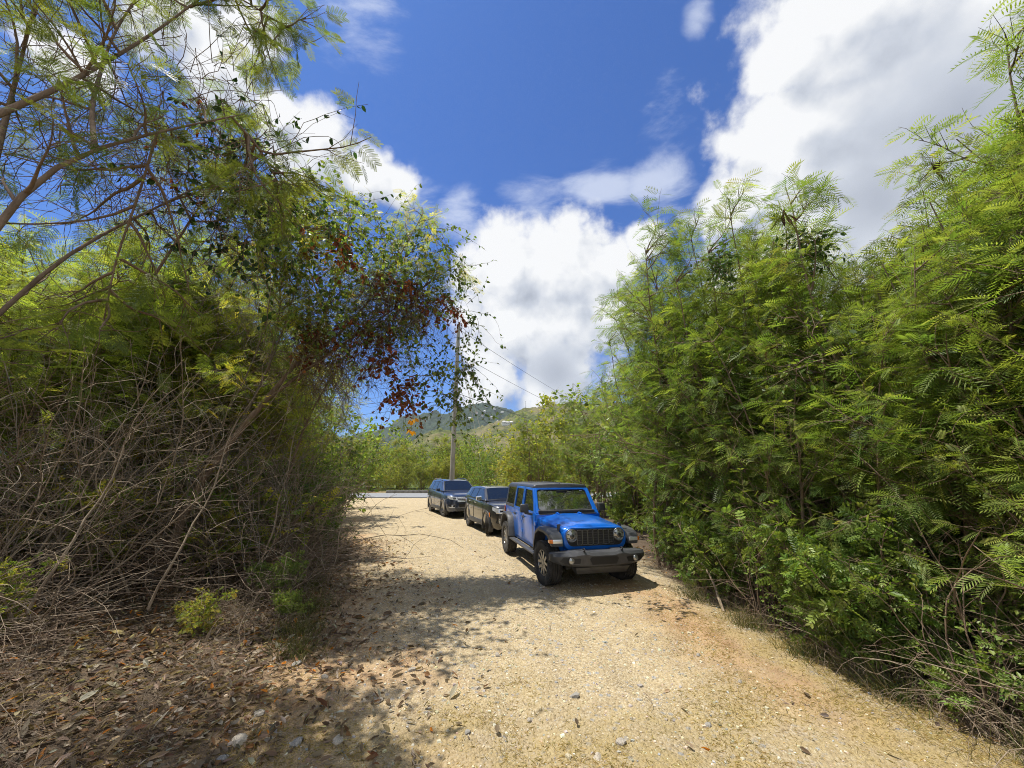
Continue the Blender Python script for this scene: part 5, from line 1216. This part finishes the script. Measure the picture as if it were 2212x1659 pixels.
# brushwood under the left trees
BR = [Kind('dry_brushwood', 'brushwood', 1.5, (dry_clump(rg(71), 1.7), [], []), bark=CANE, names=('canes','leaves')), Kind('dry_brushwood', 'brushwood', 1.5, (dry_clump(rg(72), 2.1, 40), [], []), bark=CANE, names=('canes','leaves')),
      Kind('dry_brushwood', 'brushwood', 1.5, (dry_clump(rg(73), 1.4, 52), [], []), bark=BARK, names=('canes','leaves'))]
UND = Kind('undergrowth_bush', 'bush', 1.2, broad_bush(rg(74), 1.2, 9, .8, SPRIG, (.07,.13), G_MID+G_YELLOW, .45), names=('stems','crown'))
GH = 'dry brushwood piled under the trees left of the track'
lab = 'tangle of bare dry canes in the brushwood under the trees left of the track'
for (x, y, s) in [(-3.6,3.2,.7),(-4.6,3.5,.9),(-5.6,3.9,1.3),(-6.6,4.4,1.8),(-7.6,5.2,2.2),(-5.0,4.4,.95),(-3.5,5.6,.8),(-3.6,6.6,1.1),(-4.2,7.4,1.7),(-6.4,6.0,1.7),(-7.2,6.4,2.2),(-6.6,7.2,2.6),(-5.2,7.7,2.3),(-4.6,8.4,2.2),(-6.2,8.4,2.6),(-7.4,8.0,2.8),(-8.2,6.8,2.6),(-5.2,9.2,2.2),(-7.2,9.6,2.6),(-8.8,8.6,2.6),(-3.3,4.6,.5),(-6.0,5.0,1.9),(-6.6,5.2,2.4),(-7.4,5.8,2.9),(-6.9,6.3,3.0),(-8.0,6.6,3.2),(-5.9,6.9,2.6),(-5.0,7.1,2.1),(-3.4,2.75,.5),(-4.2,2.9,.8),(-5.0,3.2,1.2),(-2.9,3.5,.4),(-3.2,4.0,.5),(-5.9,4.3,1.6),(-3.0,2.6,.55),(-3.8,2.5,.8),(-2.5,3.0,.35),(-4.6,2.8,1.0),(-2.7,4.4,.4),(-5.9,7.9,2.5),(-7.0,5.6,2.0),(-4.0,6.0,.7)]:
    rnd.choice(BR).at(x, y, s, rnd.uniform(0, 6.28), lab, GH)
lab = 'tall thin bare stems rising out of the brushwood into the left trees'
for (x, y, h) in [(-6.4,5.6,3.2),(-6.8,6.6,3.8),(-5.9,7.5,3.8),(-7.4,7.2,4.2),(-5.0,8.2,3.4),(-7.0,8.6,4.2),(-4.5,8.2,2.8),(-8.0,8.0,4.4),(-6.0,9.6,3.8),(-8.4,7.0,4.2),(-6.0,5.1,3.6),(-6.8,5.1,4.0),(-7.3,5.9,4.4),(-6.1,6.3,4.2),(-5.4,7.1,4.2),(-4.5,7.4,3.4),(-6.6,7.6,4.6)]:
    ST[1+(y*10 % 3 < 2)].at(x, y, h, rnd.uniform(0, 6.28), lab, 'tall bare stems in the brushwood left of the track')
lab = 'sparse green undergrowth bush mixed into the brushwood left of the track'
for (x, y, h) in [(-6.3,6.0,1.2),(-5.5,7.4,1.3),(-6.9,7.4,1.5),(-7.6,6.4,1.5),(-4.0,5.4,.5),(-5.4,4.3,.7),(-6.9,5.9,1.9),(-7.5,7.0,2.5),(-5.2,8.0,2.2)]:
    UND.at(x, y, h, rnd.uniform(0, 6.28), lab, 'undergrowth in the brushwood left of the track')
GI = 'bare canes along the edge of the right verge'
lab = 'clump of bare pale canes leaning over the straw edge of the right verge'
for (x, y, s) in [(4.15,3.3,1.0),(3.95,3.9,.95),(4.6,3.2,1.3),(3.7,4.6,.75),(3.75,5.2,.75),(4.4,3.8,1.3),(4.1,4.4,1.1),(3.5,6.2,.6),(3.45,7.1,.6),(4.6,4.3,.95),(3.3,8.2,.55),(3.3,9.6,.6)]:
    rnd.choice(BR).at(x, y, s, rnd.uniform(0, 6.28), lab, GI)
def stick(name, label, pts, r0, mat=CANE, twigs=3, seed=0):
    r_ = rg(seed); S = smooth_path(pts, 14); S[0,1:-1] += r_.normal(size=(12,3))*.015
    w = [tubes(S, r0, r0*.45, 6)]
    if twigs:
        p, d, t, k = branch(r_, S, twigs, .3, .95, 30, 70); w.append(tubes(curves(r_, p, d, r_.uniform(.15,.45,twigs), 6, .2), r0*.35, .002, 4))
    o = mesh_of(name, w, mat, None, True); return tag(o, label, 'branch')
G = lambda u, v: P3(u, v, 1)
stick('dead_branch', 'pale dead branch leaning at the foot of the thicket right of the blue car', [(3.25,6.55,-.02),(3.28,6.9,.35),(3.2,7.3,.75),(3.1,7.6,1.15)], .024, CANE, 4, 81)
stick('dead_branch', 'broken reddish branch stub sticking out of the leaves at the right', [P3(1985,1120,5.2), P3(2020,1095,5.1), P3(2062,1072,5.0)], .028, BARK, 0, 82)
stick('dead_branch', 'tall bare cane standing in the lower right corner', [(4.2,3.55,-.15),(4.22,3.6,.4),(4.35,3.6,.8),(4.3,3.55,1.05)], .011, CANE, 2, 83)
stick('dead_branch', 'long pale branch slanting down across the feathery leaves at the right edge', [P3(2030,820,4.6), P3(2120,880,4.3), P3(2230,960,4.0)], .016, CANE, 2, 84)
stick('fallen_stick', 'thin fallen stick lying on the dirt in the middle foreground', [(-.75,3.45,.02),(-.68,3.3,.03),(-.6,3.2,.015)], .008, CANE, 0, 85)
stick('fallen_stick', 'curved fallen stick at the left edge of the track, short of the dappled shade', [(-1.9,5.9,.03),(-1.75,6.2,.06),(-1.8,6.6,.05),(-2.0,6.9,.03)], .010, CANE, 1, 86)
stick('fallen_stick', 'short dark fallen stick on the straw of the right verge', [(2.45,4.05,.02),(2.6,4.0,.03),(2.72,4.02,.02)], .012, BARK, 0, 87)

# ------------------------------------------------------------------ litter, straw, gravel
def spread(rng, n, x0, x1, y0, y1, dens):
    x = rng.uniform(x0, x1, n); y = rng.uniform(y0, y1, n)
    k = rng.random(n) < dens(x, y); return x[k], y[k]
def zone_at(x, y, c):
    i = np.clip(np.searchsorted(xs, x)-1, 0, len(xs)-2); j = np.clip(np.searchsorted(ys, y)-1, 0, len(ys)-2); return zone[j, i, c]
r_ = rg(91)
x, y = spread(r_, 95000, -9, 4.5, 1.6, 13, lambda x, y: np.clip(zone_at(x, y, 0)*(.35+.65*(x < 0))*np.clip(8/y, .25, 1)*.85+zone_at(x, y, 2)*.20*(x < 0)+.004, 0, 1))
z = ground_z(x, y); n = len(x); d = unit(np.c_[r_.normal(size=(n,2)), r_.normal(size=n)*.25])
C = palette(r_, n, [(.12,.085,.057),(.21,.15,.10),(.36,.29,.22),(.24,.12,.06),(.07,.05,.038),(.46,.41,.34)], [.24,.26,.19,.12,.08,.11])
hot = r_.random(n) < .025; C[hot] = np.array([.55,.19,.03])*r_.uniform(.6,1.1,(hot.sum(),1))
T3 = [leaf_t(.38,.12,-.12), leaf_t(.52,.05,.18), leaf_t(.28,.10,-.2)]; ch = r_.integers(0, 3, n)
fr = frames(d, r_, .9, .5); pos = np.c_[x, y, z+r_.uniform(.004,.03,n)]; sz = r_.uniform(.045,.10,n)*np.where(r_.random(n) < .12, 1.6, 1.)
tag(mesh_of('leaf_litter', [scatter(T3[q], pos[ch==q], fr[ch==q], sz[ch==q], C[ch==q]) for q in range(3)], DEADLEAF), kind='stuff')
# fallen twigs among the leaves
x, y = spread(r_, 2600, -8, 4.2, 1.7, 11, lambda x, y: zone_at(x, y, 0)*.5+.01); n = len(x)
S = curves(r_, np.c_[x, y, ground_z(x, y)+.012], np.c_[r_.normal(size=(n,2)), np.zeros(n)], r_.uniform(.15,.7,n), 6, .2); S[:,:,2] = ground_z(S[:,:,0], S[:,:,1])+.012+.02*r_.random((n,1))
tag(mesh_of('twig_litter', [tubes(S, .0038, .0015, 4)], BARK), kind='stuff')
# straw
x, y = spread(r_, 260000, -3.5, 4.6, 1.9, 9.5, lambda x, y: np.clip(zone_at(x, y, 1)*(.30+.9*(fbm(x*1.7, y*1.7, 77, 3) > -.05))*np.clip(5/y, .3, 1), 0, 1)*.75); n = len(x)
d = unit(np.c_[r_.normal(size=(n,2)), np.abs(r_.normal(size=n))*.35+.05])
tag(mesh_of('dry_grass', [scatter(leaf_t(.10,.01,.25), np.c_[x, y, ground_z(x, y)+.002], frames(d, r_, .6, .6), r_.uniform(.018,.05,n), palette(r_, n, [(.46,.35,.15),(.34,.25,.09),(.55,.45,.23),(.22,.17,.06)], [.4,.3,.2,.1]))], DEADLEAF), kind='stuff')
# tufts of living and dead grass at both edges
tx = [(-2.75,5.6),(-3.0,6.4),(-3.6,7.6),(-4.3,9.2),(-4.9,10.6),(-2.45,5.0),(-5.6,12.2),(3.6,4.2),(3.4,5.0),(3.25,5.9),(3.95,3.3),(3.0,7.0),(4.1,2.9)]
parts = []
for (a, b) in tx:
    n = 170; p = np.c_[a+r_.normal(size=n)*.13, b+r_.normal(size=n)*.13, np.zeros(n)]; p[:,2] = ground_z(p[:,0], p[:,1])
    S = curves(r_, p, np.c_[r_.normal(size=(n,2))*.5, np.ones(n)], r_.uniform(.15,.42,n), 5, .12, -.14); t = tubes(S, .0028, .0008, 3)
    parts.append((t[0], t[1], np.repeat(palette(r_, n, [(.10,.14,.03),(.30,.25,.11),(.17,.18,.05)]), 15, axis=0)))
tag(mesh_of('grass_tufts', parts, LEAF), kind='stuff')
# stones
def pebbles(rng, x, y, s, cols):
    base = np.array([(-1,-1,-.6),(1,-1,-.6),(1,1,-.6),(-1,1,-.6),(-.7,-.7,.55),(.7,-.7,.55),(.7,.7,.55),(-.7,.7,.55)], float)*.5
    q = np.array([(0,3,2,1),(4,5,6,7),(0,1,5,4),(1,2,6,5),(2,3,7,6),(3,0,4,7)]); n = len(x)
    V = base[None]*(1+rng.normal(size=(n,8,3))*.22)*s[:,None,None]*np.stack([np.ones(n), rng.uniform(.6,1.1,n), rng.uniform(.4,.8,n)], -1)[:,None]
    a = rng.uniform(0, 6.28, n); c, d = np.cos(a)[:,None], np.sin(a)[:,None]
    X = V[...,0]*c-V[...,1]*d; Y = V[...,0]*d+V[...,1]*c; V = np.stack([X+x[:,None], Y+y[:,None], V[...,2]+(ground_z(x, y)+s*.10)[:,None]], -1)
    return V.reshape(-1,3), (q[None]+(np.arange(n)*8)[:,None,None]).reshape(-1,4), np.repeat(cols, 8, axis=0)
STONE = leaf_material('stone', 0., .85, .2, 0)
SC_ = [(.50,.42,.29),(.40,.33,.23),(.58,.51,.39),(.30,.29,.28),(.36,.31,.24)]
x, y = spread(r_, 42000, -4, 4, 1.9, 15, lambda x, y: np.clip((1-zone_at(x, y, 0))*(1-.75*zone_at(x, y, 1))*np.clip(4.5/y, .18, 1)*.75, 0, 1)); n = len(x)
tag(mesh_of('gravel', [pebbles(r_, x, y, r_.gamma(2.2, .0045, n)+.006, palette(r_, n, SC_))], STONE), kind='stuff')
GS = 'loose stones on the dirt track'
for k, (u, v, s, c, lab) in enumerate([(640,1440,.10,1,'angular grey stone beside a paler one at the left of the foreground shade'), (890,1450,.09,0,None), (515,1605,.14,2,'flat pale stone nearest the lower left corner of the track'), (640,1610,.10,1,'grey stone right of the flat pale stone in the lower left'),
    (1075,1415,.08,0,None),(1020,1440,.07,1,None),(1240,1505,.10,1,'flat grey stone in the middle of the gravel nearest the viewer'),(820,1515,.09,0,None),(560,1545,.11,0,'whitish stone on the leaf litter border at the left'),(700,1470,.08,2,None),(1380,1290,.06,1,None),(1010,1580,.06,1,None),(1145,1545,.06,0,None),
    (1510,1420,.06,1,None),(1530,1560,.06,1,None),(1340,1600,.09,0,None),(1290,1630,.07,2,None),(730,1600,.10,2,None),(620,1500,.08,1,None),(1600,1480,.05,0,None),(940,1395,.06,1,None),(480,1640,.10,1,None)]):
    d = direction(u, v); t = -CAM_H/d[2]; x, y = d[0]*t, d[1]*t
    bm = bmesh.new(); bmesh.ops.create_icosphere(bm, subdivisions=2, radius=.5); q = random.Random(k)
    ax = [Vector((q.gauss(0,1), q.gauss(0,1), q.gauss(0,1))).normalized() for _ in range(9)]; of = [q.uniform(.26,.44) for _ in ax]
    for vv in bm.verts:
        for a_, o_ in zip(ax, of):
            e = vv.co.dot(a_)-o_
            if e > 0: vv.co -= a_*e
        vv.co.z *= .55; vv.co.y *= .8
    me = D2.meshes.new('stone'); bm.to_mesh(me); bm.free(); me.materials.append([plain('grey_rock', (.33,.29,.235), .85, var=.35, scale=9, bump=.6), plain('slate_rock', (.27,.25,.215), .8, var=.4, scale=9, bump=.6), plain('pale_rock', (.46,.40,.31), .85, var=.3, scale=9, bump=.6)][c] if k < 3 else D2.materials[('grey_rock','slate_rock','pale_rock')[c]])
    o = D2.objects.new('stone', me); COL.objects.link(o); o.scale = (s*1.2,)*3; o.location = (x, y, float(ground_z(x, y))+s*.02); o.rotation_euler = (q.uniform(-.2,.2), q.uniform(-.2,.2), q.uniform(0,6.28))
    tag(o, lab or 'small loose stone among the pebbles and straw of the track', 'stone', GS)
# ------------------------------------------------------------------ utility pole, wires, mast, hillside houses
WOOD = bark_material('weathered_pole_wood', (.24,.22,.18), (.46,.43,.36), 5.)
px, py = spot(976, 1036, 25)[:2]; pole = thing('utility_pole', 'tall weathered wooden utility pole standing behind the farthest parked car', 'utility pole', (px, py, float(ground_z(px, py))))
MB().tube([(0,0,-.3),(.02,0,4),(.07,0,8),(.11,0,12.1)], [.165,.15,.13,.11], 12).build('shaft', WOOD, pole, 50)
for x in (-.14, .1, .30): MB().lathe_x([(0,.001),(0,.035),(.05,.05),(.07,.03),(.10,.045),(.13,.02),(.14,.001)], (0,0,0), 10).build('insulator', M_GREYMETAL, pole, 50)
for o, x in zip([c for c in pole.children if c.name.startswith('insulator')], (-.14,.1,.30)): o.location = (x, 0, 11.7); o.rotation_euler = (0, -pi/2, 0)
for z in (7.2, 9.9): MB().lathe_x([(-.03,.15),(.03,.15),(.03,.155),(-.03,.155)], (0,0,0), 16).build('metal_band', M_GREYMETAL, pole, 50)
for o, z in zip([c for c in pole.children if c.name.startswith('metal_band')], (7.2,9.9)): o.location = (.06, 0, z); o.rotation_euler = (0, pi/2, 0)
WIRE = plain('wire', (.04,.04,.045), .6); GUY = plain('galvanised_wire', (.55,.55,.53), .4, metal=.5)
def wire(name, label, a, b, sag, r, mat=WIRE):
    a, b = Vector(a), Vector(b); pts = [a.lerp(b, t)-Vector((0,0,4*sag*t*(1-t))) for t in np.linspace(0, 1, 24)]
    tag(MB().tube(pts, r, 5).build(name, mat, None, 60), label, 'wire')
wire('power_line', 'uppermost power line running from the utility pole down behind the right trees', (px+.1, py, 11.75), (24, 84, 13.0), .9, .014)
wire('power_line', 'middle power line running from the utility pole behind the right trees', (px+.1, py, 10.0), (24, 84, 11.2), .9, .014)
wire('power_line', 'lowest cable running right from the utility pole across the far hill', (px+.1, py, 7.25), (24, 84, 9.4), .9, .020)
wire('power_line', 'upper of two cables leading left from the utility pole', (px, py, 7.25), (-46, 40, 9.2), 1.2, .016)
wire('power_line', 'lower of two cables leading left from the utility pole', (px, py, 6.6), (-46, 40, 8.0), 1.2, .013)
wire('guy_wire', 'left of two pale guy wires slanting down right of the utility pole', (px+.1, py+.1, 11.2), (-2.9, 44.5, 0.2), 0, .018, GUY)
wire('guy_wire', 'right of two pale guy wires slanting down right of the utility pole', (px+.1, py+.1, 10.6), (-1.7, 44.5, 0.2), 0, .018, GUY)

def ray_ground(hillo, u, v):
    d = direction(u, v); ok, p, nrm, i = hillo.ray_cast(Vector((0,0,CAM_H)), Vector(d), distance=6000); return p if ok else None
HW = plain('house_wall', (.72,.70,.66), .8); HR = plain('house_roof', (.55,.53,.50), .7); HRD = plain('house_roof_red', (.35,.14,.09), .8); HG = plain('house_window', (.03,.04,.05), .2)
bpy.context.view_layer.update()
def house(u, v, hillo, sx, sy, h, label, group=None, roof=HR, rz=0, wings=1):
    p = ray_ground(hillo, u, v)
    if p is None: return None
    t = thing('hillside_house', label, 'house', tuple(p), rz, group)
    for k in range(wings):
        o = (k-(wings-1)/2)*sx*.95; hh = h*(1, .75, .9)[k % 3]
        MB().box((o-sx/2,-sy/2,-3), (o+sx/2,sy/2,hh)).build('wall', HW, t)
        MB().loft([[(o-sx*.56,-sy*.58,hh+.003),(o+sx*.56,-sy*.58,hh+.003),(o+sx*.56,sy*.58,hh+.003),(o-sx*.56,sy*.58,hh+.003)],[(o-sx*.25,-.1,hh+sy*.28),(o+sx*.25,-.1,hh+sy*.28),(o+sx*.25,.1,hh+sy*.28),(o-sx*.25,.1,hh+sy*.28)]]).build('roof', roof, t)
        for q in (-.28, .05, .30): MB().box((o+sx*q-.5*sx*.12,-sy/2-.04,hh*.30), (o+sx*q+.5*sx*.12,-sy/2-.003,hh*.75)).build('window', HG, t)
    return t
house(1096, 917, scrub_hill, 7.5, 8, 5, 'long white house with a terrace on the scrubby hillside', None, HR, .15, 3)
for (u, v) in ((1068,884),(1042,899),(1062,903),(1050,880),(1085,891),(1030,893),(1075,912),(1015,905),(1047,890)):
    house(u, v, far_hill, rnd.uniform(7, 13), 8, 4, 'tiny pale house among the trees of the forested far hill', 'tiny houses on the far hill', rnd.choice((HR, HW, HRD)), rnd.uniform(-.4, .4))
p = ray_ground(scrub_hill, 1135, 884)
if p is not None:
    t = thing('radio_mast', 'thin radio mast on the crest of the scrubby hill', 'mast', tuple(p))
    MB().tube([(0,0,-2),(0,0,18)], [.35,.15], 6).build('shaft', WIRE, t); MB().box((-1,-.1,13), (1,.1,13.4)).box((-.7,-.1,16), (.7,.1,16.4)).build('aerial', WIRE, t)
# ------------------------------------------------------------------ sea-side haze in the air
hz = MB().box((-2600,-120,-40), (2600,2700,330)).build('haze', D2.materials.new('haze'), None, 0)
hm = hz.data.materials[0]; hm.use_nodes = True; hn = hm.node_tree.nodes; hn.remove(hn['Principled BSDF'])
pv = hn.new('ShaderNodeVolumePrincipled'); pv.inputs['Color'].default_value = (.80,.88,1,1); pv.inputs['Density'].default_value = .00009; pv.inputs['Anisotropy'].default_value = .2
hm.node_tree.links.new(pv.outputs[0], hn['Material Output'].inputs['Volume'])
tag(hz, kind='stuff')
c = SC.cycles
c.max_bounces = 7; c.diffuse_bounces = 3; c.glossy_bounces = 3; c.transmission_bounces = 4; c.transparent_max_bounces = 8; c.volume_bounces = 1
c.caustics_reflective = False; c.caustics_refractive = False
c.use_adaptive_sampling = True; c.adaptive_threshold = .02
c.use_denoising = True; c.denoising_prefilter = 'NONE'; c.filter_width = 1.0
c.sample_clamp_indirect = 6
bpy.context.view_layer.update()
